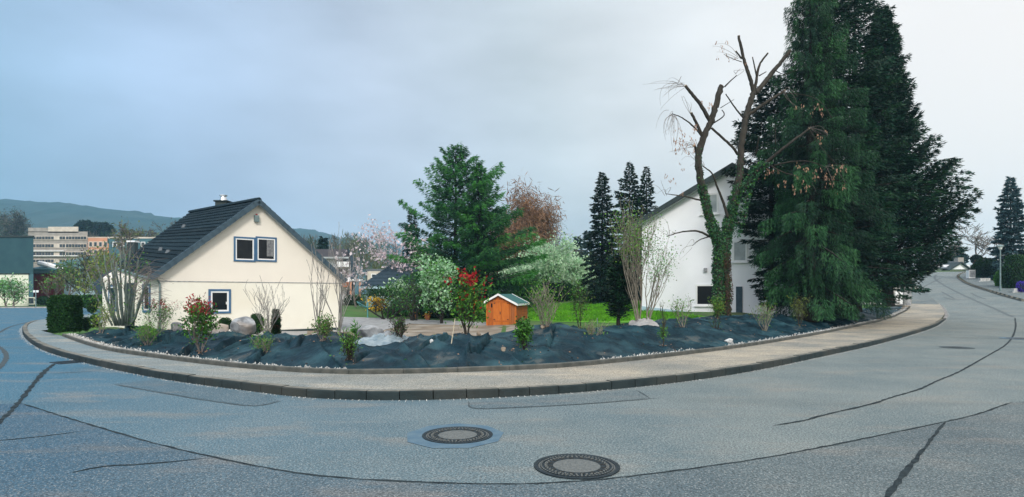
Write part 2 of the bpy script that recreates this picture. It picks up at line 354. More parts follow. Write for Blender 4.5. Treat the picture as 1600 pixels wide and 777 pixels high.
# foliage
M['spruce'] = leafmat('needles_spruce', (.008, .038, .019), (.021, .078, .028), .8, .45)
M['sprucelight'] = leafmat('needles_light', (.020, .085, .03), (.042, .14, .045), .9, .4)
M['midgreen'] = leafmat('needles_mid', (.016, .085, .03), (.04, .15, .04), .9, .45)
M['brightgreen'] = leafmat('needles_bright', (.04, .19, .035), (.075, .26, .05), .9, .4)
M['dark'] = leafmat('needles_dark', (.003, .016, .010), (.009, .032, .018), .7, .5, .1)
M['cypress'] = leafmat('sprays_cypress', (.003, .022, .012), (.011, .052, .027), .6, .5, .1)
M['bluespruce'] = leafmat('needles_blue', (.025, .062, .068), (.055, .11, .12), .8, .4)
M['hedge'] = leafmat('hedge_dark', (.007, .034, .008), (.018, .065, .014), 1.4, .4, .15)
M['hedgetip'] = leafmat('hedge_tip', (.05, .16, .015), (.03, .10, .015), 1.4, .4)
M['green'] = leafmat('leaf_green', (.045, .16, .02), (.085, .25, .03), 1.5, .4)
M['lime'] = leafmat('leaf_lime', (.14, .30, .03), (.10, .24, .025), 1.5, .4)
M['yellowgreen'] = leafmat('leaf_yellowgreen', (.26, .30, .05), (.16, .24, .04), 1.5, .4)
M['laurel'] = leafmat('leaf_laurel', (.02, .085, .012), (.045, .14, .02), 3, .5, .15)
M['red'] = leafmat('leaf_red', (.30, .018, .02), (.20, .02, .025), 4, .4)
M['flowerred'] = leafmat('flower_red', (.36, .015, .015), (.26, .012, .015), 4, .3)
M['pink'] = leafmat('petal_pink', (.74, .65, .66), (.60, .46, .50), 2, .25, .4)
M['whiteblossom'] = leafmat('petal_white', (.58, .72, .52), (.36, .54, .32), 2, .3, .4)
M['whiteflower'] = leafmat('petal_white_green', (.42, .66, .42), (.16, .36, .14), 2.5, .35, .3)
M['birch'] = leafmat('birch_twigs', (.27, .145, .075), (.18, .105, .06), .9, .4)
M['olive'] = leafmat('budding_olive', (.14, .17, .045), (.09, .12, .04), .3, .5)
M['greytwig'] = leafmat('grey_twigs', (.11, .10, .085), (.075, .075, .06), .3, .5)
M['ivy'] = leafmat('ivy_leaf', (.018, .075, .028), (.04, .12, .05), 3, .5, .15)
M['ivyred'] = leafmat('ivy_rust', (.085, .042, .026), (.06, .035, .022), 3, .5)
M['seed'] = leafmat('seed_tan', (.42, .25, .17), (.32, .19, .12), 4, .3)
M['purple'] = leafmat('flower_purple', (.07, .03, .42), (.10, .05, .5), 4, .3)
M['orangeleaf'] = leafmat('leaf_forsythia', (.62, .38, .03), (.5, .35, .03), 3, .3)

# ------------------------------------------------------------------ plan of the place, traced
KERB_PX = [(36, 512), (34.5, 518), (37, 526.7), (52, 540), (72, 550), (108, 561), (160, 574), (237, 590), (304, 600.5), (400, 612.5), (451, 619.5), (534, 625), (629, 626), (728, 623.5),
           (800, 620.5), (919, 612.5), (1037, 601), (1128, 588.5), (1200, 576), (1312, 551.5), (1360, 541.5), (1422, 524.5), (1459, 512.5), (1477, 500.5), (1482, 492.5), (1477, 482.5), (1469, 476), (1448.5, 462), (1428, 445)]
KL = [g(110, 495.5), g(79, 499), g(58, 503), g(43, 507.5)] + [g(*p) for p in KERB_PX]
for p in KL: p.z = 0
KL = resample(smooth(KL, 3), .1)
lastk = KL[-1]
EDGE_PX = [(97, 521.5), (126, 532), (160, 541.5), (188.5, 546.5), (234, 552.5), (300, 561), (420, 573), (523, 577.5), (585, 578), (700, 575.5), (857.5, 570), (947.5, 562.5), (1060, 550.5), (1164, 538), (1249, 524.5),
           (1291, 517.2), (1355, 504.5), (1408, 488), (1420, 482), (1423.5, 476.5)]
EL = [g(p[0], p[1], .2) for p in EDGE_PX]
for p in EL: p.z = 0
EL = resample(smooth(EL, 3), .1)
def nrm2(pts, i, k=1):
    a = pts[max(i - k, 0)]; b = pts[min(i + k, len(pts) - 1)]; d = (b - a); d.z = 0; d.normalize()
    return d, Vector((-d.y, d.x, 0))            # tangent, inward normal (towards the garden)

def offset(pts, d, k=6): return [p + nrm2(pts, i, k)[1] * d for i, p in enumerate(pts)]
def inside(poly, x, y):
    x = np.asarray(x); y = np.asarray(y); r = np.zeros(x.shape, bool); n = len(poly)
    for i in range(n):
        x1, y1 = poly[i][0], poly[i][1]; x2, y2 = poly[(i + 1) % n][0], poly[(i + 1) % n][1]
        c = ((y1 > y) != (y2 > y)) & (x < (x2 - x1) * (y - y1) / (y2 - y1 + 1e-12) + x1); r ^= c
    return r
def sheet(name, poly, h, off, mat_, step=1.5, parent=None, zfun=None):
    poly = [Vector((p[0], p[1])) for p in poly]
    xs = [p.x for p in poly]; ys = [p.y for p in poly]
    gx, gy = np.meshgrid(np.arange(min(xs) + .3, max(xs), step), np.arange(min(ys) + .3, max(ys), step))
    gx = gx.ravel(); gy = gy.ravel(); ok = inside(poly, gx, gy)
    pts = poly + [Vector((a, b)) for a, b in zip(gx[ok], gy[ok])]
    r = geometry.delaunay_2d_cdt(pts, [], [list(range(len(poly)))], 1, 1e-4)
    V = np.array([(v.x, v.y) for v in r[0]]); z = h(V[:, 0], V[:, 1]) + off
    me = bpy.data.meshes.new(name); me.from_pydata([(a, b, c) for (a, b), c in zip(V, z)], [], [list(f) for f in r[2]])
    o = link(me, name, parent, [mat_], True)
    nz = np.array([p.normal.z for p in me.polygons])
    if nz.mean() < 0: me.flip_normals()
    return o

# ------------------------------------------------------------------ ground
ISL_BACK = [Vector((-26, 58, 0)), Vector((-31, 48, 0))]
R_END = [g(1424, 438), g(1426, 431)]
island = ISL_BACK + KL + [Vector((p.x, p.y, 0)) for p in R_END] + [Vector((60, 92, 0)), Vector((50, 150, 0)), Vector((-20, 150, 0))]
edgepoly = [Vector((-26, 58, 0)), Vector((-20, 30, 0))] + EL + [Vector((40, 60, 0)), Vector((60, 95, 0)), Vector((50, 150, 0)), Vector((-20, 150, 0))]
def axis(lo, a, b, hi, fine):
    l_ = [a - (a - lo) * (k / 14) ** 2.2 for k in range(14, 0, -1)]; r_ = [b + (hi - b) * (k / 14) ** 2.2 for k in range(1, 15)]
    return np.array(l_ + list(np.arange(a, b + .01, fine)) + r_)
ax = axis(-1100, -70, 95, 1100, 1.25); ay = axis(-110, -10, 110, 1230, 1.25)
X, Y = np.meshgrid(ax, ay); ELa = np.array([(p.x, p.y) for p in EL[::6]])
ins = inside(edgepoly, X, Y)
dist = np.full(X.shape, 1e9)
for p in ELa: dist = np.minimum(dist, (X - p[0]) ** 2 + (Y - p[1]) ** 2)
dist = np.sqrt(dist)
base = np.where(ins & (X < -14) & (Y > 21.5), hr(X, Y) + .10, hr(X, Y) - .07)
Z = np.where(ins, base + (gd(X, Y) * sstep(.62, .45, X / np.maximum(Y, 1)) + hr(X, Y) * sstep(.45, .62, X / np.maximum(Y, 1)) - base) * sstep(2.0, 5.5, dist), base)
Z = np.where(Y > 110, Z * .5 + .3, Z)
nx, ny = len(ax), len(ay); me = bpy.data.meshes.new('ground')
idx = np.arange(nx * ny).reshape(ny, nx); F_ = np.stack([idx[:-1, :-1], idx[:-1, 1:], idx[1:, 1:], idx[1:, :-1]], -1).reshape(-1, 4)
me.from_pydata(np.stack([X, Y, Z], -1).reshape(-1, 3).tolist(), [], F_.tolist())
tag(link(me, 'ground', None, [M['grass']], True), kind='structure')
def ghz(x, y):                 # garden surface
    x = np.asarray(x, float); y = np.asarray(y, float); r = x / np.maximum(y, 1)
    return gd(x, y) * sstep(.62, .45, r) + hr(x, y) * sstep(.45, .62, r)
def gg(px, py, off=0.0): return march(px, py, ghz, off, y0=14)

RK_PX = [(1515, 426), (1507, 427), (1500, 429.5), (1496, 433), (1504, 440), (1517, 446), (1533, 451.5), (1566, 462), (1600, 471)]
RK = [g(*p) for p in RK_PX]
for p in RK: p.z = 0
dd = (RK[-1] - RK[-2]).normalized()
RK = resample(smooth(RK, 2), .3) ; rke = RK[-1]
RKX = RK + [rke + dd * 6, rke + dd * 14 + Vector((1, -3, 0)), Vector((58, 18, 0)), Vector((62, -12, 0))]
FL_Y = 62.0
road_poly = [Vector((-95, FL_Y, 0)), Vector((-24, FL_Y + 2, 0))] + ISL_BACK + KL + [Vector((p.x, p.y, 0)) for p in R_END] + [Vector((57, 87, 0)), Vector((66, 84, 0))] + RKX + [Vector((-60, -12, 0)), Vector((-95, 20, 0))]
tag(sheet('road', road_poly, hr, 0, M['asphalt'], 1.6), kind='structure')
# verge beyond the far road, left
tag(sheet('grass_verge', [(-95, FL_Y + .15), (-24, FL_Y + 2.15), (-24, 72), (-95, 72)], hr, .09, M['grass'], 3), kind='structure')
# pavement on the far right side
RKi = [p + (nrm2(RK, i, 3)[1] * 1.0) * (-1) for i, p in enumerate(RK)]
sgn = 1 if (RK[5] + nrm2(RK, 5, 3)[1]).x > RK[5].x else -1
rin = [p + nrm2(RK, i, 5)[1] * sgn * .12 for i, p in enumerate(RK)]
rout = [p + nrm2(RK, i, 9)[1] * sgn * 2.2 for i, p in enumerate(RK)]
# inner pavement of the block
KIN = offset(KL, .16)
i0 = 0
walk_poly = [Vector((-26.5, 50, 0))] + KIN + [Vector((lastk.x - 1.6, lastk.y + 1.2, 0))]
fr_end = EL[-1]
walk_poly += [fr_end + Vector((.6, 7.5, 0)), fr_end + Vector((.1, 4, 0))] + [p + nrm2(EL, i, 4)[1] * .02 for i, p in list(enumerate(EL))[::-1]] + [Vector((-18.6, 23.5, 0)), Vector((-20.5, 30, 0))]
def hw(x, y): return hr(x, y)
tag(sheet('pavement', walk_poly, hw, .115, M['walk'], 1.2), kind='structure')
tag(sheet('pavement', rin + rout[::-1], hr, .10, M['patch'], 1.4), kind='structure')
# dark driveway strip crossing the pavement at the right end
tag(sheet('driveway', [g(1424, 459), g(1447, 459.5), g(1464, 475), g(1467, 478.5), g(1424.5, 477)], hr, .125, M['patch'], 1.0), kind='structure')

# kerb stones
def stones(name, line, L_, w_, z0, z1, mats, gap, inset, label=None, zf=hr, drop=None, jit=.004):
    root = bpy.data.objects.new(name, None); C.objects.link(root); root['kind'] = 'structure'; WL[root] = Vector((0, 0, 0))
    n = int(len(line) * .1 / L_); per = L_ / .1; pool = {}
    for k in range(n):
        a = line[min(int(k * per), len(line) - 1)]; b = line[min(int((k + 1) * per), len(line) - 1)]
        if (b - a).length < L_ * .4: continue
        c = (a + b) / 2; d = (b - a).normalized(); l_ = (b - a).length / 2 - gap / 2
        q = (round(l_, 2))
        if q not in pool:
            m_ = MB(); c_ = .018
            prof = [(0, z0), (0, z1 - c_), (c_, z1), (w_, z1), (w_, z0)]
            m_.add([(-l_, y, z) for y, z in prof] + [(l_, y, z) for y, z in prof], [(0, 1, 2, 3, 4), (9, 8, 7, 6, 5)] + [(i, i + 5, (i + 1) % 5 + 5, (i + 1) % 5) for i in range(5)], 0)
            me_ = bpy.data.meshes.new('kerb_stone'); me_.from_pydata(m_.v, [], m_.f)
            me_.materials.append(mats[0]); me_.materials.append(mats[-1]); me_.polygons.foreach_set('material_index', [0, 0, 0, 0, 1, 0, 0]); pool[q] = me_
        if mats[0] is M['kerb'] and c.x > 22 and c.y > 34.5:
            if 'f' + str(q) not in pool:
                m2_ = pool[q].copy(); m2_.materials.clear(); m2_.materials.append(M['path']); m2_.materials.append(M['path']); pool['f' + str(q)] = m2_
            q = 'f' + str(q)
        o = bpy.data.objects.new(root.name.split('.')[0] + '_stone' if 'kerb' not in name else 'kerb_stone', pool[q]); C.objects.link(o); o.parent = root
        dz_ = drop(c) if drop else 0
        o.location = (c.x, c.y, float(zf(c.x, c.y)) + dz_ + random.uniform(-jit, jit)); o.rotation_euler = (0, 0, math.atan2(d.y, d.x) + random.uniform(-.004, .004))
    return root
def dropf(c):
    if c.x > 20 and c.y > 33: return -.085
    return -.07 * float(sstep(30, 36, c.y)) 
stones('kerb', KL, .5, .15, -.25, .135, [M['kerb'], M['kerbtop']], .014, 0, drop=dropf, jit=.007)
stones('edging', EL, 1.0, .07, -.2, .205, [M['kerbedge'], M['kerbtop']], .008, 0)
RKd = resample(RK, .1)
stones('kerb', RKd[::-1] if sgn > 0 else RKd, 1.0, .14, -.2, .11, [M['kerbtop']], .01, 0)
FLK = resample([Vector((-95, FL_Y, 0)), Vector((-24, FL_Y + 2, 0))], .1)
stones('kerb', FLK, 1.2, .2, -.2, .13, [M['path']], .02, 0)

# ------------------------------------------------------------------ tar seams, cracks
def ribbon(name, pxs, w0, w1, m, off=.006, rag=.25, step=.12):
    pts = [g(*p) for p in pxs]
    pts = resample(smooth(pts, 2), step); n = len(pts); mb = MB(); vs = []
    for i, p in enumerate(pts):
        d, nn = nrm2(pts, i); wd = (w0 + (w1 - w0) * i / (n - 1)) / 2 * (1 + random.uniform(-rag, rag))
        sh = nn * random.uniform(-.006, .006)
        tp = min(1, i / 3 + .2, (n - 1 - i) / 3 + .2)
        for s_ in (-1, 1):
            q = p + nn * s_ * wd * tp + sh; vs.append((q.x, q.y, float(hr(q.x, q.y)) + off))
    mb.add(vs, [(2 * i, 2 * i + 2, 2 * i + 3, 2 * i + 1) for i in range(n - 1)])
    o = mb.build(name, m); o['kind'] = 'structure'; return o
SE = [[(34, 631), (100, 652), (178, 675.5), (253, 697), (324, 713), (400, 729), (455, 739), (530, 748), (677, 755.5), (800, 757.7), (879, 754.6), (958, 748.7), (1077, 734), (1200, 716), (1297, 697), (1394, 677), (1472, 661), (1530, 647.6), (1581, 629)],
      [(85, 569), (71, 579), (59, 592.5), (41.5, 614), (24, 636), (0, 660), (-30, 684)], [(-20, 690.5), (0, 689), (67, 683), (132, 674)], [(113, 739.6), (158, 729), (221, 727), (322, 717)],
      [(1207, 666), (1258, 658), (1287, 648.5), (1360, 633), (1394, 621), (1438, 609), (1467, 594), (1496, 583.5), (1540, 558), (1579, 536), (1588, 511.6), (1586, 497)],
      [(1477, 660), (1452, 691), (1418, 735), (1387, 776), (1360, 812)]]
SW = [(.026, .026), (.09, .055), (.032, .026), (.07, .03), (.035, .065), (.03, .05)]
for s_, w_ in zip(SE, SW): ribbon('tar_seam', s_, *w_, M['tar'], .007, rag=.45)
for s_, w_ in [([(178, 601), (277, 619), (356, 631), (400, 636.5), (440, 627)], .03), ([(732, 628), (734, 640.5), (800, 638), (899, 633), (978, 627), (1033, 622)], .025), ([(994, 610), (1006, 616), (1015, 623)], .03),
               ([(-6, 540), (0, 543), (8, 550), (11, 559), (5, 568), (0, 574), (-8, 580)], .1), ([(-10, 524), (0, 519.5), (14, 511), (36, 505.5), (60, 500)], .10),
               ([(1483, 527.6), (1525, 528.6), (1568, 528.6)], .08), ([(1481, 489.5), (1525, 489.8), (1600, 494), (1640, 497)], .12), ([(1584, 496), (1566, 487.5), (1531, 473), (1494, 456.6), (1467, 441.5), (1459, 434.5), (1463, 429.5)], .22),
               ([(1471, 456), (1480, 461), (1491, 467)], .18), ([(1517, 458), (1528, 464), (1541, 468)], .15), ([(1474, 464.5), (1490, 469), (1504, 469)], .2), ([(1436, 452), (1450, 445), (1470, 435)], .15), ([(78, 584), (110, 582.5), (155, 580)], .04)]:
    ribbon('crack', s_, w_, w_, M['crack'] if w_ < .11 else M['crackfaint'], .005)
# near lane before the seam: own surfacing, with vignette darkening painted into its colour
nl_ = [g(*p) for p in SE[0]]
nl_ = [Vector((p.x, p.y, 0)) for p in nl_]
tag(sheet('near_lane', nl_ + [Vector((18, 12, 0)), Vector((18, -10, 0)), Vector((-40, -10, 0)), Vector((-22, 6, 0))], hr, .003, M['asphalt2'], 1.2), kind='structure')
# old darker patches of asphalt beside the kerb
tag(sheet('asphalt_patch', [g(180, 600), g(277, 617.5), g(356, 629.5), g(400, 635), g(437, 627), g(420, 618), g(300, 603), g(240, 594)], hr, .003, M['patch'], .8), kind='structure')
tag(sheet('asphalt_patch', [g(735, 629), g(737, 639), g(800, 637), g(899, 632), g(978, 626), g(1012, 622.5), g(993, 611), g(900, 618), g(800, 626)], hr, .003, M['patch'], .8), kind='structure')

# ------------------------------------------------------------------ manholes
def manhole(px, py, label, worn=False):
    c = g(px, py); R = .395; root = thing('manhole', label, 'manhole cover', c, 'manhole covers in the road')
    mb = MB(); mb.lathe(c, [(R, -.04), (R, .012), (R * .90, .012), (R * .89, .004)], 48); mb.build('frame', M['iron'], root)
    mb = MB(); mb.lathe(c, [(R * .895, .006), (R * .855, .006)], 48); mb.build('gap_ring', M['fill'], root)
    mb = MB(); mb.lathe(c, [(R * .86, .0), (R * .86, .013), (R * .80, .013), (R * .79, .008), (R * .68, .008), (R * .67, .011), (R * .555, .011), (R * .55, .004)], 48); mb.build('cover_ring', M['iron'], root)
    mb = MB(); mb.lathe(c, [(R * .56, .008), (R * .3, .0095), (.001, .010)], 40); mb.build('concrete_filling', M['fill'], root)
    for k in range(16):
        t = 2 * math.pi * k / 16 + .1; q = c + Vector((math.cos(t), math.sin(t), 0)) * R * .625
        mb = MB(); mb.lathe(q, [(.024, .0125), (.001, .0127)], 10); mb.build('vent_hole', M['joint'], root)
    mb = MB()
    for rr, nn in ((.735, 44), (.70, 36), (.83, 60)):
        for k in range(nn):
            t = 2 * math.pi * (k + .3) / nn; q = c + Vector((math.cos(t), math.sin(t), 0)) * R * rr
            mb.box((q.x - .007, q.y - .007, q.z + .009), (q.x + .007, q.y + .007, q.z + .016))
    o = mb.build('stud_pattern', M['fill'], root); o['kind'] = 'stuff'
    return c
mc = manhole(715, 680.5, 'round cast iron manhole cover set in a pale blue concrete collar')
manhole(901, 729, 'round cast iron manhole cover touching the long tar seam, without a collar')
cp = []
for k in range(9):
    t = 2 * math.pi * k / 9 + .2; cp.append(mc + Vector((math.cos(t) * .56 - .03, math.sin(t) * .60, 0)))
tag(sheet('concrete_collar', cp, hr, .0045, M['collar'], .4), kind='structure')
c = g(1495, 543.5); rt = thing('manhole', 'worn faint manhole cover in the road before the right bend', 'manhole cover', c)
MB().lathe(c, [(.42, .002), (.42, .008), (.36, .008), (.35, .006), (.0, .006)], 32).build('cover', M['crack'], rt)
MB().lathe(c, [(.20, .0065), (.20, .011), (.12, .011), (.12, .0065)], 24).build('inner_ring', M['iron'], rt)
c = g(1596, 529.5); rt = thing('manhole', 'manhole with a pale ring cut by the right edge of the photo', 'manhole cover', c)
MB().lathe(c, [(.62, .004), (.62, .009), (.44, .009), (.43, .006)], 32).build('pale_collar', M['collar'], rt)
MB().lathe(c, [(.43, .004), (.43, .011), (.0, .011)], 32).build('cover', M['iron'], rt)
c = g(105, 566.5); rt = thing('gully_grate', 'dark street drain grate beside the left kerb', 'drain', c, rz=0)
ang = math.radians(-35); 
def rot2(x, y): return (c.x + x * math.cos(ang) - y * math.sin(ang), c.y + x * math.sin(ang) + y * math.cos(ang))
def frg(x, y, z): q = rot2(x, y); return (q[0], q[1], c.z + z)
mb = MB()
for a, b in (((-.3, -.25, 0), (.3, -.2, .012)), ((-.3, .2, 0), (.3, .25, .012)), ((-.3, -.2, 0), (-.25, .2, .012)), ((.25, -.2, 0), (.3, .2, .012))): mb.box(a, b, 0, frg)
mb.build('frame', M['iron'], rt)
MB().box((-.25, -.2, -.0), (.25, .2, .003), 0, frg).build('sump', M['joint'], rt)
for k in range(6): MB().box((-.22 + k * .08, -.2, .002), (-.18 + k * .08, .2, .011), 0, frg).build('bar', M['iron'], rt)

# ------------------------------------------------------------------ bank covered with dark sheet
NU = 2300; NV = 110; WD = 6.0
E2 = np.array([(p.x, p.y) for p in EL]); s_arc = np.concatenate([[0], np.cumsum(np.linalg.norm(np.diff(E2, axis=0), axis=1))])
LT = s_arc[-1]; su = np.linspace(0, LT, NU)
ex = np.interp(su, s_arc, E2[:, 0]); ey = np.interp(su, s_arc, E2[:, 1])
tx = np.gradient(ex); ty = np.gradient(ey)
kk = np.ones(301) / 301
tx = np.convolve(np.pad(tx, 150, 'edge'), kk, 'valid'); ty = np.convolve(np.pad(ty, 150, 'edge'), kk, 'valid')
ln = np.hypot(tx, ty); nxn = -ty / ln; nyn = tx / ln
epx = CX + ex / ey * FPX
cr1 = np.interp(epx, [90, 130, 1300, 1380, 1425], [2.2, 3.2, 3.6, 2.6, 1.2])
Yc_ = ey + nyn * cr1; pxc = CX + (ex + nxn * cr1) / Yc_ * FPX
yc_ = np.interp(pxc, [60, 130, 200, 250, 300, 380, 480, 540, 600, 640, 700, 755, 790, 830, 850, 900, 960, 1000, 1060, 1100, 1150, 1240, 1300, 1360, 1425], [518, 516, 509, 515, 519, 522, 521, 522, 527, 526, 521, 521, 517, 511, 506, 508, 507, 503, 499, 495, 492, 490, 490, 488, 477])
crest = np.clip(EYE - (yc_ - CY) / FPX * Yc_ - hr(ex, ey) - .02, .12, 1.2)
base_e = hr(ex, ey)
vv = np.linspace(0, 1, NV)[None, :]; U = su[:, None] + 0 * vv; D = .09 + vv * WD + 0 * U
cr = np.interp(epx, [90, 130, 1300, 1380, 1425], [2.2, 3.2, 3.6, 2.6, 1.2])[:, None]
prof = np.where(D < cr, sstep(-.35 * cr, cr, D) * 1.0, 1 - sstep(cr, cr + 3.2, D))
p0 = sstep(-.35 * cr, cr, 0.09)
prof = np.where(D < cr, (sstep(-.35 * cr, cr, D) - p0) / (1 - p0), prof)
gback = ghz(ex[:, None] + nxn[:, None] * D, ey[:, None] + nyn[:, None] * D)
lo = np.where(D < cr, base_e[:, None] + .13, np.minimum(gback, base_e[:, None] + .1))
Zf = lo + (base_e[:, None] + crest[:, None] - lo) * prof
# wrinkles: long diagonal pulls, small crumples and overlapping laps
def vnoise(x, y, seed=0):
    xi = np.floor(x).astype(int); yi = np.floor(y).astype(int); fx = x - xi; fy = y - yi
    def h(a, b): return (np.sin(a * 127.1 + b * 311.7 + seed * 74.7) * 43758.5453) % 1.0
    fx = fx * fx * (3 - 2 * fx); fy = fy * fy * (3 - 2 * fy)
    return (h(xi, yi) * (1 - fx) + h(xi + 1, yi) * fx) * (1 - fy) + (h(xi, yi + 1) * (1 - fx) + h(xi + 1, yi + 1) * fx) * fy
def ridge(x, y, seed): return 1 - np.abs(2 * vnoise(x, y, seed) - 1)
sgnd = np.interp(su, [0, LT * .25, LT * .55, LT], [.9, .5, -.6, -.8])[:, None]
fade = sstep(0, .5, D) * sstep(WD, WD - 1, D)
q1 = U + sgnd * D * 1.1
wa = U + .8 * vnoise(U * .7, D * .7, 31); q1 = wa + sgnd * D * 1.1 + .5 * vnoise(U * 1.1, D * 1.3, 32)
wr = .07 * ridge(q1 * .4, D * .14, 1) ** 3 + .045 * ridge(q1 * 1.1, D * .16, 2) ** 6 + .03 * ridge(q1 * 2.3 + .4 * D, D * .20, 3) ** 6 + .007 * ridge(U * 4.1 - sgnd * D * 2, D * 1.5, 5) ** 4 + .03 * vnoise(U * .9, D * .9, 8) + .06 * ridge(U * .8 - sgnd * D * .9, D * .3 + U * .2, 6) ** 7
for k in range(84):
    uc = (k + random.uniform(.0, 1)) / 84 * LT; sl_ = random.choice([-1, 1]) * random.uniform(.2, 1.3) if random.random() < .45 else (-1 if uc > LT * .5 else 1) * random.uniform(.3, 1.5)
    q = U - uc + sl_ * (D - 2) + random.uniform(.05, .22) * np.sin(D * random.uniform(.6, 1.6) + k) + .02 * vnoise(U * 5, D * 5, k)
    dlo = random.uniform(0, 1.8); dhi = min(dlo + random.uniform(1.2, 3.4), 3.4)
    amp = random.uniform(.04, .12) * sstep(dlo, dlo + .5, D) * sstep(dhi, dhi - .6, D)
    wr = wr + amp * np.where(q < 0, np.exp(q / random.uniform(.12, .35)), np.exp(-q / .025)) - (amp * .5 + .07 * sstep(dlo, dlo + .5, D) * sstep(dhi, dhi - .6, D)) * np.exp(-((q - .06) / .05) ** 2)
Zf = Zf + (wr * 1.45 - .15) * fade
XX = ex[:, None] + nxn[:, None] * D; YY = ey[:, None] + nyn[:, None] * D
FAB = np.stack([XX, YY, Zf], -1)
me = bpy.data.meshes.new('weed_control_fabric'); idx = np.arange(NU * NV).reshape(NU, NV)
F_ = np.stack([idx[:-1, :-1], idx[1:, :-1], idx[1:, 1:], idx[:-1, 1:]], -1).reshape(-1, 4)
me.from_pydata(FAB.reshape(-1, 3).tolist(), [], F_.tolist())
tag(link(me, 'weed_control_fabric', None, [M['fabric']], True), 'black wrinkled weed control fabric covering the planted bank behind the pavement', 'fabric')
FB = FAB.reshape(-1, 3); FPX_ = CX + FB[:, 0] / FB[:, 1] * FPX; FPY_ = CY - (FB[:, 2] - EYE) / FB[:, 1] * FPX
def bank(px, py, sink=.03):
    cand = (FPX_ - px) ** 2 + (FPY_ - py) ** 2
    cand = cand + np.where((D.ravel() > 3.9), 9, 0)
    k = int(np.argmin(cand)); v = FB[k]; return Vector((float(PX(px, v[1])), float(v[1]), float(v[2]) - sink))
# earth lip under the front edge of the sheet and pale chippings along it
strip = offset(EL, .065); strip2 = offset(EL, .45)
mb = MB(); vs = []
for i in range(0, len(EL), 3):
    a = strip[i]; b = strip2[i]; h0 = float(hr(a.x, a.y)); vs += [(a.x, a.y, h0 + .15), (b.x, b.y, h0 + .135)]
n_ = len(vs) // 2; mb.add(vs, [(2 * i, 2 * i + 2, 2 * i + 3, 2 * i + 1) for i in range(n_ - 1)]); o = mb.build('chipping_bed', M['soil']); o['kind'] = 'structure'
NS = 3600; k = rng.integers(0, len(EL), NS); off_ = .09 + np.abs(rng.normal(0, .11, NS)); dens = vnoise(k * .035, k * 0 + .5, 21); keep = dens > .38
k = k[keep]; off_ = off_[keep]; ELv = np.array([(p.x, p.y) for p in EL]); Nn = np.array([tuple(nrm2(EL, i, 4)[1])[:2] for i in range(len(EL))])
pos = ELv[k] + Nn[k] * off_[:, None]; z = hr(pos[:, 0], pos[:, 1]) + .165 + off_ * .12
TET = np.array([(1, 0, -.6), (-.5, .87, -.6), (-.5, -.87, -.6), (0.2, .1, .75)])
TF = np.array([(0, 1, 3), (1, 2, 3), (2, 0, 3)])
sz = rng.uniform(.012, .038, len(k)); V = (TET[None] * rng.uniform(.6, 1.2, (len(k), 4, 3))) * sz[:, None, None]
th = rng.uniform(0, 6.28, len(k)); R_ = np.stack([np.cos(th), -np.sin(th), np.sin(th), np.cos(th)], -1).reshape(-1, 2, 2); V[:, :, :2] = np.einsum('nij,nkj->nki', R_, V[:, :, :2])
V += np.stack([pos[:, 0], pos[:, 1], z], -1)[:, None]
o = qmesh('chippings', V[:, TF].reshape(-1, 3), len(k) * 3, M['stonechip'], k=3)
tag(o, 'pale stone chippings scattered along the kerb of the planted bank', 'chippings', kind='stuff')

# ------------------------------------------------------------------ boulders and small stones
def rock(name, label, cat, c, sx, sy, sz_, m, seed, group=None, rough=.35):
    r = np.random.default_rng(seed); bm = bmesh.new(); bmesh.ops.create_icosphere(bm, subdivisions=3, radius=1)
    pl = unit(r.normal(size=(11, 3))); dd_ = r.uniform(.55, .92, 11)
    for v in bm.verts:
        p = np.array(v.co)
        for a, b in zip(pl, dd_):
            q = p @ a
            if q > b: p = p - a * (q - b) * .92
        p = p * (1 + rough * .12 * (vnoise(np.array(p[0] * 4 + 9), np.array(p[1] * 4 + p[2] * 3 + 9), seed) - .5))
        v.co = (p[0] * sx, p[1] * sy, p[2] * sz_)
    me = bpy.data.meshes.new(name); bm.to_mesh(me); bm.free()
    o = link(me, name, None, [m]); o.location = c; o.rotation_euler[2] = seed * .7; return tag(o, label, cat, group)
def brock(label, px, py, wpx, hpx, seed, cat='boulder', m='boulder', name='boulder', grp='boulders behind the bank', Yb=None):
    b = bank(px, py, 0)
    if Yb: b = P(px, py, Yb)
    s_ = b.y / FPX
    return rock(name, label, cat, b + Vector((0, 0, hpx * s_ * .40)), wpx * s_ / 2, wpx * s_ * .42, hpx * s_ * .72, M[m], seed, grp)
brock('tall grey boulder standing before the cream house, largest of the boulders', 380, 523, 46, 27, 3)
brock('low flat brownish boulder left of the tall grey boulder', 342, 522, 40, 15, 5)
brock('small grey boulder at the foot of the cream house near its left corner', 275, 519, 26, 14, 8)
brock('pale boulder of the heap right of the cream house', 578, 524, 50, 20, 11)
brock('second pale boulder leaning on the heap beside the plastic sheet', 605, 526, 30, 12, 12)
brock('white stone lying on the fabric below the ivy tree', 1139, 535, 15, 6, 14, 'stone', 'stone_white', 'stone', 'loose stones on the fabric')
brock('brown lump of earth on the crest near the red shrub', 748, 521, 9, 6, 15, 'stone', 'soil', 'stone', 'loose stones on the fabric')
brock('tan stone on the crest right of the orange shed', 848, 513, 8, 5, 16, 'stone', 'soil', 'stone', 'loose stones on the fabric')
brock('small white stone on the fabric left of the bamboo cane', 674, 536, 7, 6, 17, 'stone', 'stone_white', 'stone', 'loose stones on the fabric')
brock('tan clod lying mid slope under the orange shed', 787, 549, 9, 7, 18, 'stone', 'soil', 'stone', 'loose stones on the fabric')
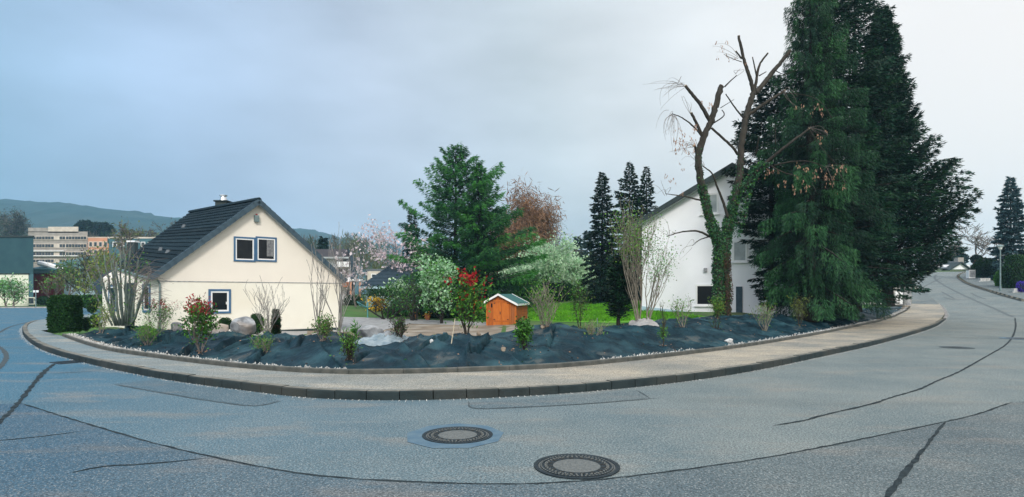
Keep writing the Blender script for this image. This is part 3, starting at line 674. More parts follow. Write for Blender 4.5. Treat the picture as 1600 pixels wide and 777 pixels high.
# crumpled clear plastic sheet beside the stone heap
def surf(x, y):
    k = int(np.argmin((FB[:, 0] - x) ** 2 + (FB[:, 1] - y) ** 2))
    return float(FB[k, 2]) if (FB[k, 0] - x) ** 2 + (FB[k, 1] - y) ** 2 < .09 else float(ghz(x, y))
def crumple(name, label, cat, px, py, w_, h_, m, seed):
    b = bank(px, py, 0); s_ = b.y / FPX; n = 22; r = np.random.default_rng(seed); vs = []; W = w_ * s_; H = h_ * s_
    for i in range(n):
        for j in range(n):
            u, v = i / (n - 1) - .5, j / (n - 1) - .5; e2 = max(0, 1 - (2 * u) ** 2) * max(0, 1 - (2 * v) ** 2)
            z = H * e2 ** .6 * (.25 + .8 * float(vnoise(np.array(u * 6 + seed), np.array(v * 6), seed)) + .5 * float(vnoise(np.array(u * 17 + seed), np.array(v * 17), seed))) + .02
            x_ = b.x + u * W + r.uniform(-1, 1) * W * .02; y_ = b.y + v * 1.3 + .1; vs.append((x_, y_, surf(x_, y_) + z - .012))
    mb = MB(); mb.add(vs, [(i * n + j, (i + 1) * n + j, (i + 1) * n + j + 1, i * n + j + 1) for i in range(n - 1) for j in range(n - 1)])
    return tag(mb.build(name, m), label, cat)
crumple('plastic_sheet', 'crumpled clear plastic sheet over the stone heap behind the bank', 'plastic sheet', 596, 525, 70, 11, M['plastic'], 3)
crumple('fabric_offcut', 'pale grey fabric offcut lying at the foot of the tall serviceberry', 'fabric scrap', 1004, 500, 40, 7, M['path'], 5)

# ------------------------------------------------------------------ hills and haze-side backdrop terrain
def hill(name, xpix, ypix, Yd, depth, seed):
    vs = []; xs = np.arange(xpix[0], xpix[-1], 6.0); n = len(xs); m_ = 10
    yt = np.interp(xs, xpix, ypix)
    for j in range(m_):
        t = j / (m_ - 1); Yj = Yd - depth * (1 - t)
        for x, y in zip(xs, yt):
            ztop = PZ(y, Yd); X_ = PX(x, Yd) + (t - 1) * 0
            bump = (vnoise(np.array(x * .09), np.array(t * 5.0), seed) - .5) * 6 + (vnoise(np.array(x * .4), np.array(t * 9.0), seed) - .5) * (4 if j == m_ - 1 else 7)
            vs.append((X_, Yj, ztop * math.sin(t * math.pi / 2) ** 1.1 + float(bump) * min(1, t * 3) - 4 * (1 - t)))
    for x, y in zip(xs, yt): vs.append((PX(x, Yd), Yd + depth * .8, 0))
    mb = MB(); mb.add(vs, [(j * n + i, j * n + i + 1, (j + 1) * n + i + 1, (j + 1) * n + i) for j in range(m_) for i in range(n - 1)])
    o = mb.build(name, M['hill'], None, True); o['kind'] = 'structure'
hill('hills', [-700, -400, -100, 0, 60, 100, 160, 220, 270, 330, 420, 520], [360, 335, 322, 320, 319, 321, 327, 334, 341, 352, 372, 392], 800, 380, 3)
hill('hills', [330, 420, 450, 480, 500, 530, 580, 680, 800, 950, 1100], [375, 362, 359, 361, 365, 371, 380, 388, 394, 402, 415], 960, 300, 5)

# ------------------------------------------------------------------ facades: a frame on a vertical plane
class Wall:
    def __init__(s, A, B): s.A = Vector((A[0], A[1], 0)); s.u = (Vector((B[0], B[1], 0)) - s.A).normalized(); s.n = Vector((s.u.y, -s.u.x, 0)); s.len = (Vector((B[0], B[1], 0)) - s.A).length
    def a(s, px, out=0):
        k = (px - CX) / FPX; O = s.A + s.n * out; return (k * O.y - O.x) / (s.u.x - k * s.u.y)
    def z(s, px, py, out=0): a = s.a(px, out); Y = (s.A + s.u * a + s.n * out).y; return PZ(py, Y)
    def f(s, a, o, z): p = s.A + s.u * a + s.n * o; return (p.x, p.y, z)      # along, outward, up
    def rect(s, x0, y0, x1, y1):
        a0, a1 = s.a(x0), s.a(x1); xm = (x0 + x1) / 2; return a0, s.z(xm, y1), a1, s.z(xm, y0)
    def box(s, mb, a0, o0, z0, a1, o1, z1, mi=0): return mb.box((a0, -o1, z0), (a1, -o0, z1), mi, lambda x, y, z: s.f(x, -y, z))
def window(root, W, r, surround=None, sw=.09, fw=.07, frame=None, glass=None, bars=0, handle=False, curtain=None, sill=None, name='window', blind=0, depth=.03):
    a0, z0, a1, z1 = r; mb = MB()
    frame = frame or M['white_paint']; glass = glass or M['glass']
    t = sw if surround else 0
    if surround:
        for q in ((a0, z0, a0 + t, z1), (a1 - t, z0, a1, z1), (a0 + t, z1 - t, a1 - t, z1), (a0 + t, z0, a1 - t, z0 + t)): W.box(mb, q[0], 0, q[1], q[2], .045, q[3])
        wn = mb.build(name, surround, root)
        fr_ = MB(); par = wn
    else: fr_ = MB(); par = root
    b0, c0, b1, c1 = a0 + t, z0 + t, a1 - t, z1 - t
    for q in ((b0, c0, b0 + fw, c1), (b1 - fw, c0, b1, c1), (b0 + fw, c1 - fw, b1 - fw, c1), (b0 + fw, c0, b1 - fw, c0 + fw)): W.box(fr_, q[0], 0, q[1], q[2], depth, q[3])
    for k in range(bars):
        c = b0 + (b1 - b0) * (k + 1) / (bars + 1); W.box(fr_, c - fw * .5, 0, c0 + fw, c + fw * .5, depth * .9, c1 - fw)
    if surround: fo = fr_.build('frame', frame, wn)
    else: wn = fr_.build(name, frame, root)
    g_ = MB(); W.box(g_, b0 + fw * .6, -.02, c0 + fw * .6, b1 - fw * .6, .008, c1 - fw * .6); g_.build('pane', glass, wn)
    if handle: h_ = MB(); W.box(h_, b1 - fw - .05, .02, (c0 + c1) / 2 - .14, b1 - fw - .02, .05, (c0 + c1) / 2 - .02); h_.build('handle', frame, wn)
    if curtain:
        h_ = MB(); n = 6
        for k in range(n): W.box(h_, b0 + fw + (b1 - b0 - 2 * fw) * (curtain[0] + (curtain[1] - curtain[0]) * k / n), .009, c0 + fw + .12, b0 + fw + (b1 - b0 - 2 * fw) * (curtain[0] + (curtain[1] - curtain[0]) * (k + .55) / n), .014, c1 - fw * 1.05)
        h_.build('curtain', M['curtain'], wn)
    if blind: h_ = MB(); W.box(h_, b0 + fw * .8, .01, c1 - fw - (c1 - c0 - 2 * fw) * blind, b1 - fw * .8, .018, c1 - fw); h_.build('roller_blind', M['soffit'], wn)
    if sill: h_ = MB(); W.box(h_, a0 - .06, 0, z0 - .05, a1 + .06, .11, z0 - .003); h_.build('sill', sill, wn)
    return wn

# ------------------------------------------------------------------ cream house
QL = (PX(247, 25), 25.0); QR = (PX(534, 30.5), 30.5)
W1 = Wall(QL, QR)
h1 = thing('cream_house', 'cream rendered gabled house with dark tiled roof and blue window surrounds', 'house', (QL[0], QL[1], 0))
ov = .30                                             # gable overhang
apz = W1.z(405, 313.5, ov); apa = W1.a(405, ov)
ela = W1.a(236, ov); elz = W1.z(236, 434, ov); era = W1.a(541, ov); erz = W1.z(541, 438.5, ov)
aR = W1.a(534); thk = .17
def under(a): return (elz + (apz - elz) * (a - ela) / (apa - ela) if a < apa else apz + (erz - apz) * (a - apa) / (era - apa)) - thk
dl = .03
floor_l = W1.z(390, 441); rd = (P(298, 334, 31.8) - Vector(W1.f(apa, ov, apz))); rd.z = 0; RL = rd.length; rd.normalize()
back = rd * (RL - .5)
# lower storey and gable wall as two bodies (different render)
def body(z0, z1f, mi_name, mat_, inset):
    A0 = Vector(W1.f(0, -inset, 0)); B0 = Vector(W1.f(aR, -inset, 0)); return A0, B0
mb = MB(); p = [Vector(W1.f(0, 0, -1.2)), Vector(W1.f(aR, 0, -1.2)), Vector(W1.f(aR, 0, floor_l)), Vector(W1.f(0, 0, floor_l))]
cut = [Vector((v.x, v.y, v.z)) for v in p]
mb.prism(p, back); mb.build('ground_floor_wall', M['cream'], h1)
ua = [(0, floor_l + .004), (aR, floor_l + .004), (aR, min(under(aR), 9)), (apa, under(apa)), (0, under(0))]
if under(aR) < floor_l: ua = [(0, floor_l + .004), (aR - .02, floor_l + .004), (apa, under(apa)), (0, max(under(0), floor_l + .01))]
mb = MB(); mb.prism([Vector(W1.f(a, .003, z)) for a, z in ua], back); mb.build('gable_wall', M['cream2'], h1)
mb = MB(); W1.box(mb, .0, .002, floor_l - .02, aR, .02, floor_l + .012); mb.build('floor_band', M['curtain'], h1)
mb = MB(); zb = W1.z(480, 517); W1.box(mb, W1.a(300), .002, zb - .8, aR + .01, .03, zb + .10); mb.build('base_strip', M['fascia'], h1)
# windows
for (x0, x1, cu, hd) in ((365, 399, None, False), (399.3, 432, (.55, .98), False)):
    window(h1, W1, W1.rect(x0, 370.5, x1, 409), M['bluetrim'], .075, .055, curtain=cu)
window(h1, W1, W1.rect(325.5, 452, 360.5, 490), M['bluetrim'], .09, .07, handle=True)
# lantern under the gable
a_ = W1.a(400); zt, zb2 = W1.z(400, 335), W1.z(400, 347); mb = MB(); W1.box(mb, a_ - .10, .0, zb2, a_ + .10, .16, zt - .06); ln_ = mb.build('gable_lantern', M['lampmetal'], h1)
mb = MB(); W1.box(mb, a_ - .035, .05, zt - .06, a_ + .035, .11, zt + .01); mb.build('cap', M['red'], ln_)
# roof planes
Aa = Vector(W1.f(apa, ov, apz)); El_ = Vector(W1.f(ela, ov, elz)); Er_ = Vector(W1.f(era, ov, erz)); Rb = Aa + rd * RL
nn_ = (El_ - Aa).cross(rd)
def onplane(px, py):
    d = Vector((PX(px, 1), 1, -(py - CY) / FPX)); o = Vector((0, 0, EYE)); t_ = (Aa - o).dot(nn_) / d.dot(nn_); return o + d * t_
Eb = onplane(181, 417.5)
Erb = Er_ + rd * RL * .97
def roofplane(name, A, B, Cc, Dd, nc, ncol, m, wav=.04, lift=.05):
    # A front ridge, B back ridge, Cc front eave, Dd back eave
    nrm = (Cc - A).cross(B - A).normalized()
    if nrm.z < 0: nrm = -nrm
    mb = MB(); K = ncol * 4
    for r in range(nc):
        t0, t1 = r / nc, (r + 1.06) / nc; vs = []
        for (t, h_) in ((t0, .0), (t1, lift), (t1, lift - .03)):
            a = A.lerp(Cc, t); b = B.lerp(Dd, t)
            for k in range(K + 1):
                s_ = k / K; wz = wav * (1 - abs(math.sin(s_ * ncol * math.pi))) if True else 0
                jit = .004 * math.sin(r * 12.9 + (k // 4) * 78.2)
                vs.append(a.lerp(b, s_) + nrm * (h_ + wz + jit))
        mb.add(vs, [(j * (K + 1) + k, j * (K + 1) + k + 1, (j + 1) * (K + 1) + k + 1, (j + 1) * (K + 1) + k) for j in range(2) for k in range(K)])
    o = mb.build(name, m, h1); o['kind'] = 'stuff'; return o
roofplane('roof_tiles', Aa, Rb, El_, Eb, 19, 30, M['tile'])
roofplane('roof_tiles', Aa, Rb, Er_, Erb, 17, 30, M['tile'])
mb = MB(); nl = Vector((0, 0, -.13))
mb.prism([Aa + rd * .1 + Vector((0, 0, -.03)), El_ + rd * .1 + Vector((0, 0, -.03)), Eb + Vector((0, 0, -.03)), Rb + Vector((0, 0, -.03))], Vector((0, 0, -.10)))
mb.prism([Aa + rd * .1 + Vector((0, 0, -.035)), Er_ + rd * .1 + Vector((0, 0, -.035)), Erb + Vector((0, 0, -.035)), Rb + Vector((0, 0, -.035))], Vector((0, 0, -.10)))
mb.build('roof_deck', M['soffit'], h1)
def vtiles(A, E_, n):
    d = (E_ - A); l_ = d.length / n; d.normalize(); up = Vector((0, 0, 1)); nr = (up - d * up.dot(d)).normalized(); fn = W1.n
    me_ = None
    for k in range(n):
        c = A + d * l_ * (k + .5)
        if me_ is None:
            mb = MB(); h_ = l_ * .5
            for (x0, x1, y0, y1, z0, z1) in ((-h_, h_ + .03, -.02, .025, -.15, .075), (-h_, h_ + .03, -.16, -.02, .035, .075)):
                mb.add([tuple(d * x + fn * y + nr * (z + (.018 if x > 0 else 0))) for x in (x0, x1) for y in (y0, y1) for z in (z0, z1)], [(0, 1, 3, 2), (4, 6, 7, 5), (0, 4, 5, 1), (2, 3, 7, 6), (0, 2, 6, 4), (1, 5, 7, 3)])
            me_ = bpy.data.meshes.new('verge_tile'); me_.from_pydata(mb.v, [], mb.f); me_.materials.append(M['verge'])
        o = bpy.data.objects.new('verge_tile', me_); C.objects.link(o); o.parent = h1; o.location = c - WL[h1]; WL[o] = WL[h1]
vtiles(Aa, El_, 20); vtiles(Aa, Er_, 19)
me_ = None
for k in range(22):
    a = Aa + rd * RL * k / 22; l_ = RL / 22
    if me_ is None:
        mb = MB(); side = Vector((-rd.y, rd.x, 0)); vs = []
        for s_ in (0, 1):
            for q in range(7):
                t_ = math.pi * q / 6; rr = .13 + .012 * s_; vs.append(tuple(rd * l_ * s_ * 1.05 + side * rr * math.cos(t_) + Vector((0, 0, rr * math.sin(t_) - .01))))
        mb.add(vs, [(i, i + 1, i + 8, i + 7) for i in range(6)] + [(0, 1, 2, 3, 4, 5, 6), (13, 12, 11, 10, 9, 8, 7)])
        me_ = bpy.data.meshes.new('ridge_tile'); me_.from_pydata(mb.v, [], mb.f); me_.materials.append(M['tile'])
    o = bpy.data.objects.new('ridge_tile', me_); C.objects.link(o); o.parent = h1; o.location = a + Vector((0, 0, .03)) - WL[h1]
# gutter along the left eave
mb = MB(); mb.tube([El_ + Vector((-.05, -.02, -.05)), Eb + Vector((-.05, -.02, -.05))], .065, 8); mb.build('gutter', M['lampmetal'], h1)
for (x, y) in ((288, 356), (263, 396), (252, 392)):
    q = onplane(x, y); mb = MB(); mb.add([q + Vector(v) for v in ((-.1, -.1, 0), (.1, -.1, 0), (.1, .1, 0), (-.1, .1, 0), (-.05, -.05, .16), (.05, -.05, .16), (.06, .04, .16), (-.06, .04, .16))], [(0, 1, 5, 4), (1, 2, 6, 5), (2, 3, 7, 6), (3, 0, 4, 7), (4, 5, 6, 7)]); mb.build('roof_vent', M['greyroof'], h1)
# chimney on the ridge
Yc = Aa.y + rd.y * RL * .52 + .5; ct = P(349, 316.5, Yc); mb = MB(); mb.box((ct.x - .28, ct.y - .28, 4.6), (ct.x + .28, ct.y + .28, ct.z)); ch_ = mb.build('chimney', M['fascia'], h1)
mb = MB(); mb.box((ct.x - .34, ct.y - .34, ct.z + .002), (ct.x + .34, ct.y + .34, ct.z + .07)); mb.build('slab', M['kerb'], ch_)
mb = MB(); mb.lathe((ct.x, ct.y, ct.z + .07), [(.20, 0), (.13, .22), (.13, .25), (.19, .25), (.19, .30), (.0, .32)], 16); mb.build('cowl', M['steel'], ch_)
# left side wall fittings: blue window, dark door
W1b = Wall((QL[0] + rd.x * (RL - .5), QL[1] + rd.y * (RL - .5)), QL)
window(h1, W1b, (W1b.len - 1.55, .75, W1b.len - .75, 2.0), M['bluetrim'], .10, .06)
mb = MB(); W1b.box(mb, W1b.len - 3.6, 0, -.1, W1b.len - 2.5, .03, 2.05); mb.build('door', M['fascia'], h1)
window(h1, W1b, (W1b.len - 5.6, .75, W1b.len - 4.6, 2.0), M['bluetrim'], .10, .06)

mb = MB(); q_ = W1.f(.05, .06, 0); mb.tube([(q_[0], q_[1], -.2), (q_[0], q_[1], El_.z - .25), (El_.x + .1, El_.y + .3, El_.z - .10)], .04, 8); mb.build('downpipe', M['lampmetal'], h1)
mb = MB(); q_ = W1.f(aR - .06, .05, 0); mb.tube([(q_[0], q_[1], -.5), (q_[0], q_[1], Er_.z - .22)], .035, 8); mb.build('downpipe', M['soffit'], h1)
# ------------------------------------------------------------------ white house
WA = (PX(1003, 33.0), 33.0); WB = (PX(1292, 29.0), 29.0); W2 = Wall(WA, WB)
h2 = thing('white_house', 'tall white rendered house gable behind the bare ivy tree', 'house', (WA[0], WA[1], 0))
ov2 = .45; apa2 = W2.a(1144, ov2); apz2 = W2.z(1144, 254, ov2); ela2 = W2.a(984, ov2); elz2 = W2.z(984, 351, ov2); aR2 = W2.len
sl2 = (apz2 - elz2) / (apa2 - ela2); era2 = apa2 + (apa2 - ela2); bk = -W2.n
def und2(a): return apz2 - abs(a - apa2) * sl2 - .30
mb = MB(); mb.prism([Vector(W2.f(0, 0, -1)), Vector(W2.f(aR2, 0, -1)), Vector(W2.f(aR2, 0, und2(aR2))), Vector(W2.f(apa2, 0, und2(apa2))), Vector(W2.f(0, 0, und2(0)))], bk * 9); mb.build('wall', M['whitewall'], h2)
pl0 = W2.z(1003, 478.5); pl1 = W2.z(1112, 491.5); a1_ = W2.a(1112); sl_p = (pl1 - pl0) / a1_
mb = MB(); mb.prism([Vector(W2.f(-.02, .03, -1)), Vector(W2.f(aR2 + .02, .03, -1)), Vector(W2.f(aR2 + .02, .03, pl0 + sl_p * aR2)), Vector(W2.f(-.02, .03, pl0))], bk * .03); mb.build('plinth', M['plinth'], h2)
for sg, nm in ((-1, 'l'), (1, 'r')):
    ea = ela2 if sg < 0 else era2
    A_ = Vector(W2.f(apa2, ov2, apz2)); E_ = Vector(W2.f(ea, ov2, elz2))
    mb = MB(); mb.prism([A_ + Vector((0, 0, -.14)), A_, E_, E_ + Vector((0, 0, -.14))], bk * 10); mb.build('roof', M['tile2'], h2)
    mb = MB(); mb.prism([A_ + Vector((0, 0, -.30)), A_ + Vector((0, 0, -.02)), E_ + Vector((0, 0, -.02)), E_ + Vector((0, 0, -.30))], W2.n * .03); mb.build('fascia', M['fascia'], h2)
    mb = MB(); mb.prism([A_ + Vector((0, 0, -.31)), A_ + Vector((0, 0, -.142)), E_ + Vector((0, 0, -.142)), E_ + Vector((0, 0, -.31))], bk * (ov2 + .02)); mb.build('soffit', M['soffit'], h2)
window(h2, W2, W2.rect(1095, 302, 1123, 335), None, 0, .10, blind=1, sill=M['white_paint'])
window(h2, W2, W2.rect(1144, 376, 1168, 410), None, 0, .10, blind=1, sill=M['white_paint'])
window(h2, W2, W2.rect(1087, 444.5, 1118, 478), None, 0, .09, sill=M['white_paint'])
window(h2, W2, W2.rect(1198, 450, 1236, 483), None, 0, .09, sill=M['white_paint'])
mb = MB(); r_ = W2.rect(1150, 448, 1160, 493); W2.box(mb, r_[0], 0, r_[1], r_[2], .05, r_[3]); mb.build('downpipe_panel', M['verge'], h2)
mb = MB(); q = W2.rect(1100, 419, 1105, 425); W2.box(mb, q[0], 0, q[1], q[2], .12, q[3]); mb.build('wall_lamp', M['curtain'], h2)
# white garden steps wall at the house foot
st = thing('stair_wall', 'white sloping stair wall at the foot of the white house under the spruce', 'wall', P(1220, 492, 27.5))
Ws = Wall((PX(1160, 28), 28.0), (PX(1260, 26.5), 26.5)); mb = MB(); mb.prism([Vector(Ws.f(Ws.a(1196), 0, .2)), Vector(Ws.f(Ws.a(1256), 0, .2)), Vector(Ws.f(Ws.a(1248), 0, Ws.z(1248, 471))), Vector(Ws.f(Ws.a(1202), 0, Ws.z(1202, 489)))], -Ws.n * .25); mb.build('wall', M['whitewall'], st)
mb = MB(); mb.prism([Vector(Ws.f(Ws.a(1201), .04, Ws.z(1202, 489))), Vector(Ws.f(Ws.a(1249), .04, Ws.z(1248, 471))), Vector(Ws.f(Ws.a(1249), .04, Ws.z(1248, 468.5))), Vector(Ws.f(Ws.a(1201), .04, Ws.z(1202, 486.5)))], -Ws.n * .32); mb.build('coping', M['path'], st)

# ------------------------------------------------------------------ orange garden shed
SA = (PX(761, 34.0), 34.0); SB = (PX(806, 33.4), 33.4); W3 = Wall(SA, SB)
sh = thing('garden_shed', 'small orange wooden garden shed with green felt roof', 'shed', (SA[0], SA[1], -.35))
z0 = W3.z(785, 512); zel = W3.z(762, 472.5); zap = W3.z(780, 461.5); zer = W3.z(806, 475.5); ap = W3.a(780); LN = W3.len
sd = (P(809, 459.5, 39.0) - P(779, 459.5, 34.0)); sd.z = 0; SLn = sd.length; sd.normalize(); SLn = 3.1
def roofz(a): return zel + (zap - zel) * a / ap if a < ap else zap + (zer - zap) * (a - ap) / (LN - ap)
nb = 14; xs_ = [LN * k / nb for k in range(nb + 1)]
dA, dB = W3.a(771), W3.a(796)
k = 0
for i in range(nb):
    a0, a1 = xs_[i] + .006, xs_[i + 1] - .006
    mb = MB(); o_ = .012 * (i % 2)
    poly = [(a0, z0 - .1), (a1, z0 - .1), (a1, roofz(a1)), (a0, roofz(a0))]
    if a0 < ap < a1: poly = [(a0, z0 - .1), (a1, z0 - .1), (a1, roofz(a1)), (ap, roofz(ap)), (a0, roofz(a0))]
    mb.prism([Vector(W3.f(a, o_, z)) for a, z in poly], -W3.n * .04); mb.build('plank', M['wood'], sh)
mb = MB(); mb.prism([Vector(W3.f(a, -.03, z)) for a, z in ((0.01, z0 - .1), (LN - .01, z0 - .1), (LN - .01, zer), (ap, zap), (0.01, zel))], sd * SLn); mb.build('inner_wall', M['wood2'], sh)
for a0, a1 in ((dA, (dA + dB) / 2 - .008), ((dA + dB) / 2 + .008, dB)):
    mb = MB(); W3.box(mb, a0, .015, z0, a1, .035, roofz(ap) - .28); d_ = mb.build('door', M['wood2'], sh)
    for zz in (.2, .8):
        mb = MB(); zc = z0 + (zap - z0) * zz; W3.box(mb, a0 + .03, .036, zc - .03, a1 - .03, .05, zc + .03); mb.build('ledge', M['wood'], d_)
window(sh, W3, W3.rect(762.5, 473, 771, 482), None, 0, .04, frame=M['wood2'])
for a0_, zz in ((dA + .03, .25), (dA + .03, .75), (dB - .12, .25), (dB - .12, .75)):
    mb = MB(); W3.box(mb, a0_, .051, z0 + (zap - z0) * zz - .02, a0_ + .09, .058, z0 + (zap - z0) * zz + .02); mb.build('hinge', M['iron'], sh)
mb = MB(); W3.box(mb, (dA + dB) / 2 - .07, .036, z0 + .75, (dA + dB) / 2 - .04, .07, z0 + .90); mb.build('handle', M['iron'], sh)
for a in (0, LN):
    mb = MB(); W3.box(mb, a - .035, 0, z0 - .1, a + .035, .045, min(zel, zer) - .02); mb.build('corner_post', M['wood2'], sh)
# right side wall: horizontal boards
Ws_ = Wall(SB, (SB[0] + sd.x * SLn, SB[1] + sd.y * SLn))
for i in range(9):
    zz = z0 - .1 + (zer - z0 + .1) * i / 9; mb = MB(); W_ = (zer - z0 + .1) / 9
    Ws_.box(mb, .04, 0, zz + .006, SLn, .03 + .008 * (i % 2), zz + W_ - .006); mb.build('plank', M['wood'], sh)
Fv = W3.n * .16
Ap = Vector(W3.f(ap, 0, zap)) + Fv; Lp = Vector(W3.f(-.12, 0, zel - .05)) + Fv; Rp = Vector(W3.f(LN + .14, 0, zer - .06)) + Fv
for e_ in (Lp, Rp):
    mb = MB(); mb.prism([Ap, Ap + Vector((0, 0, .07)), e_ + Vector((0, 0, .07)), e_], sd * (SLn + .35)); mb.build('roof_panel', M['felt'], sh)
    mb = MB(); mb.prism([Ap + Vector((0, 0, -.02)), Ap + Vector((0, 0, .10)), e_ + Vector((0, 0, .10)), e_ + Vector((0, 0, -.02))], W3.n * .03); mb.build('barge_board', M['white_paint'], sh)
mb = MB(); q = Rp + sd * (SLn + .35); mb.prism([q + Vector((0, 0, -.02)), q + Vector((0, 0, .10)), Ap + sd * (SLn + .35) + Vector((0, 0, .10)), Ap + sd * (SLn + .35) + Vector((0, 0, -.02))], sd * .03); mb.build('barge_board', M['white_paint'], sh)
mb = MB(); mb.prism([Rp + Vector((0, 0, -.03)), Rp + Vector((.03, 0, -.03)), Rp + Vector((.03, 0, .075)), Rp + Vector((0, 0, .075))], sd * (SLn + .33)); mb.build('eave_board', M['white_paint'], sh)

# ------------------------------------------------------------------ garden surfaces behind the crest
def px_sheet(name, pxs, off, m, step=1.0): return tag(sheet(name, [gg(*p) for p in pxs], ghz, off, m, step), kind='structure')
px_sheet('gravel_path', [(520, 495), (590, 497), (680, 500.5), (760, 504), (762, 509), (700, 508), (640, 506), (600, 516), (520, 520)], .012, M['path'])
px_sheet('bare_soil', [(480, 513), (560, 505), (620, 503), (700, 506), (760, 508), (840, 508), (850, 512), (850, 530), (480, 532)], .006, M['soil'])
px_sheet('bare_soil', [(240, 515), (520, 515), (530, 530), (240, 530)], .006, M['path'])
px_sheet('lawn', [(826, 480), (850, 475.5), (905, 473.5), (960, 472), (1003, 472), (1008, 484), (1120, 497), (1120, 503), (960, 505), (860, 503), (826, 501)], .015, M['lawn'])
# grass blades over the lawn
lp = [gg(*p) for p in [(826, 480), (905, 474), (1003, 472.5), (1010, 486), (1100, 498), (960, 503), (860, 502), (826, 500)]]
xs_ = rng.uniform(min(p.x for p in lp), max(p.x for p in lp), 60000); ys_ = rng.uniform(min(p.y for p in lp), max(p.y for p in lp), 60000); ok = inside(lp, xs_, ys_)
xs_, ys_ = xs_[ok], ys_[ok]; pos = np.stack([xs_, ys_, ghz(xs_, ys_) + .01], -1); d = rng.normal(0, .45, pos.shape); d[:, 2] = 1
o = qmesh('lawn_grass', cards(pos, d, rng.uniform(.08, .2, len(pos)), .035), len(pos), M['lawnblade']); tag(o, 'bright green lawn grass behind the orange shed', 'grass', kind='stuff')

# ------------------------------------------------------------------ far buildings
def block(root, W, x0, y0, x1, y1, depth, m, name='wall', ybot=None):
    a0, z0, a1, z1 = W.rect(x0, y0, x1, y1); mb = MB()
    if depth > 2:       # deep blocks taper along the camera's sight lines, which keeps their side walls hidden
        pa = [Vector(W.f(a, o, z0)) for a, o in ((a0, 0), (a1, 0))]; k = 1 + depth / pa[0].y
        pb = Vector((pa[1].x * k, pa[1].y * k, z0)); pc = Vector((pa[0].x * k, pa[0].y * k, z0))
        mb.prism([pa[0], pa[1], pb, pc], Vector((0, 0, z1 - z0)))
    else: W.box(mb, a0, -depth, z0, a1, 0, z1)
    return mb.build(name, m, root)
def flatwall(Y): return Wall((PX(0, Y), Y), (PX(100, Y), Y))
# grey workshop hall
Wg = flatwall(70); r0 = thing('workshop_hall', 'grey corrugated hall with cream lower panels at the left edge of the photo', 'hall', P(-40, 478, 70))
block(r0, Wg, -170, 370, 52, 479, 25, M['greymetal'])
a0, z0, a1, z1 = Wg.rect(-170, 371, 53, 427); mb = MB(); n = 150
for k in range(n):
    a = a0 + (a1 - a0) * k / n; Wg.box(mb, a, .0, z0, a + (a1 - a0) / n * .5, .09, z1)
o = mb.build('rib_cladding', M['greymetal'], r0); o['kind'] = 'stuff'
mb = MB(); Wg.box(mb, a0, 0, z1, a1 + .05, .2, z1 + .18); mb.build('roof_edge', M['fascia'], r0)
mb = MB(); Wg.box(mb, a0, 0, z0 - .15, Wg.a(46), .13, z0 - .01); mb.build('flashing', M['fascia'], r0)
mb = MB(); q = Wg.rect(-160, 429, 45, 478); Wg.box(mb, q[0], 0, q[1], q[2], .06, q[3]); mb.build('cream_panel', M['creampanel'], r0)
for k in range(-8, 4):
    x = 9.5 + k * 13.2; window(r0, Wg, (lambda r: (r[0], r[1], r[2], r[3]))(Wg.rect(x - 6, 464.5, x + 6, 476)), None, 0, .10, glass=M['glassfar'], frame=M['creampanel'], depth=.10)
# street sign
r1 = thing('street_sign', 'small white street sign on a pole before the red wall', 'sign', P(56, 480, 61)); b = P(56, 480, 61)
MB().tube([b, b + Vector((0, 0, 1.72))], .05, 8).build('pole', M['lampmetal'], r1)
MB().box((b.x - .28, b.y - .02, b.z + 1.5), (b.x + .28, b.y + .02, b.z + 1.72)).build('plate', M['white_paint'], r1)
# red corrugated shed
Wr = flatwall(76); r2 = thing('red_shed', 'red corrugated metal shed beside the grey hall', 'shed', P(76, 470, 76))
block(r2, Wr, 53, 428.5, 100, 474, 6, M['redmetal']); a0, z0, a1, z1 = Wr.rect(53, 428, 100, 473); mb = MB()
for k in range(26): a = a0 + (a1 - a0) * k / 26; Wr.box(mb, a, .0, z0, a + .09, .07, z1)
o = mb.build('rib_cladding', M['redmetal'], r2); o['kind'] = 'stuff'
mb = MB(); Wr.box(mb, a0, 0, z1, a1, .25, z1 + .12); mb.build('roof_edge', M['fascia'], r2)
# low teal roofed hall behind
Wt = flatwall(95); r3 = thing('teal_roof_hall', 'low hall with a teal metal roof below the school building', 'hall', P(100, 440, 95))
block(r3, Wt, 50, 422, 150, 470, 10, M['plinth'])
a0, z0, a1, z1 = Wt.rect(50, 396, 150, 423); mb = MB(); mb.prism([Vector(Wt.f(a0, .5, z0)), Vector(Wt.f(a1, .5, z0)), Vector(Wt.f(a1, -14, z1 + .3)), Vector(Wt.f(a0, -14, z1 + .3))], Vector((0, 0, .3))); mb.build('roof', M['tealroof'], r3)
mb = MB(); mb.tube([Vector(Wt.f(Wt.a(54), -1, Wt.z(54, 411))), Vector(Wt.f(Wt.a(75), -.5, Wt.z(75, 415))), Vector(Wt.f(Wt.a(102), .2, Wt.z(102, 423)))], .42, 8); mb.build('white_duct', M['white_paint'], r3)
for x in range(56, 146, 12): window(r3, Wt, Wt.rect(x, 428, x + 7, 436), None, 0, .1, glass=M['glassfar'])
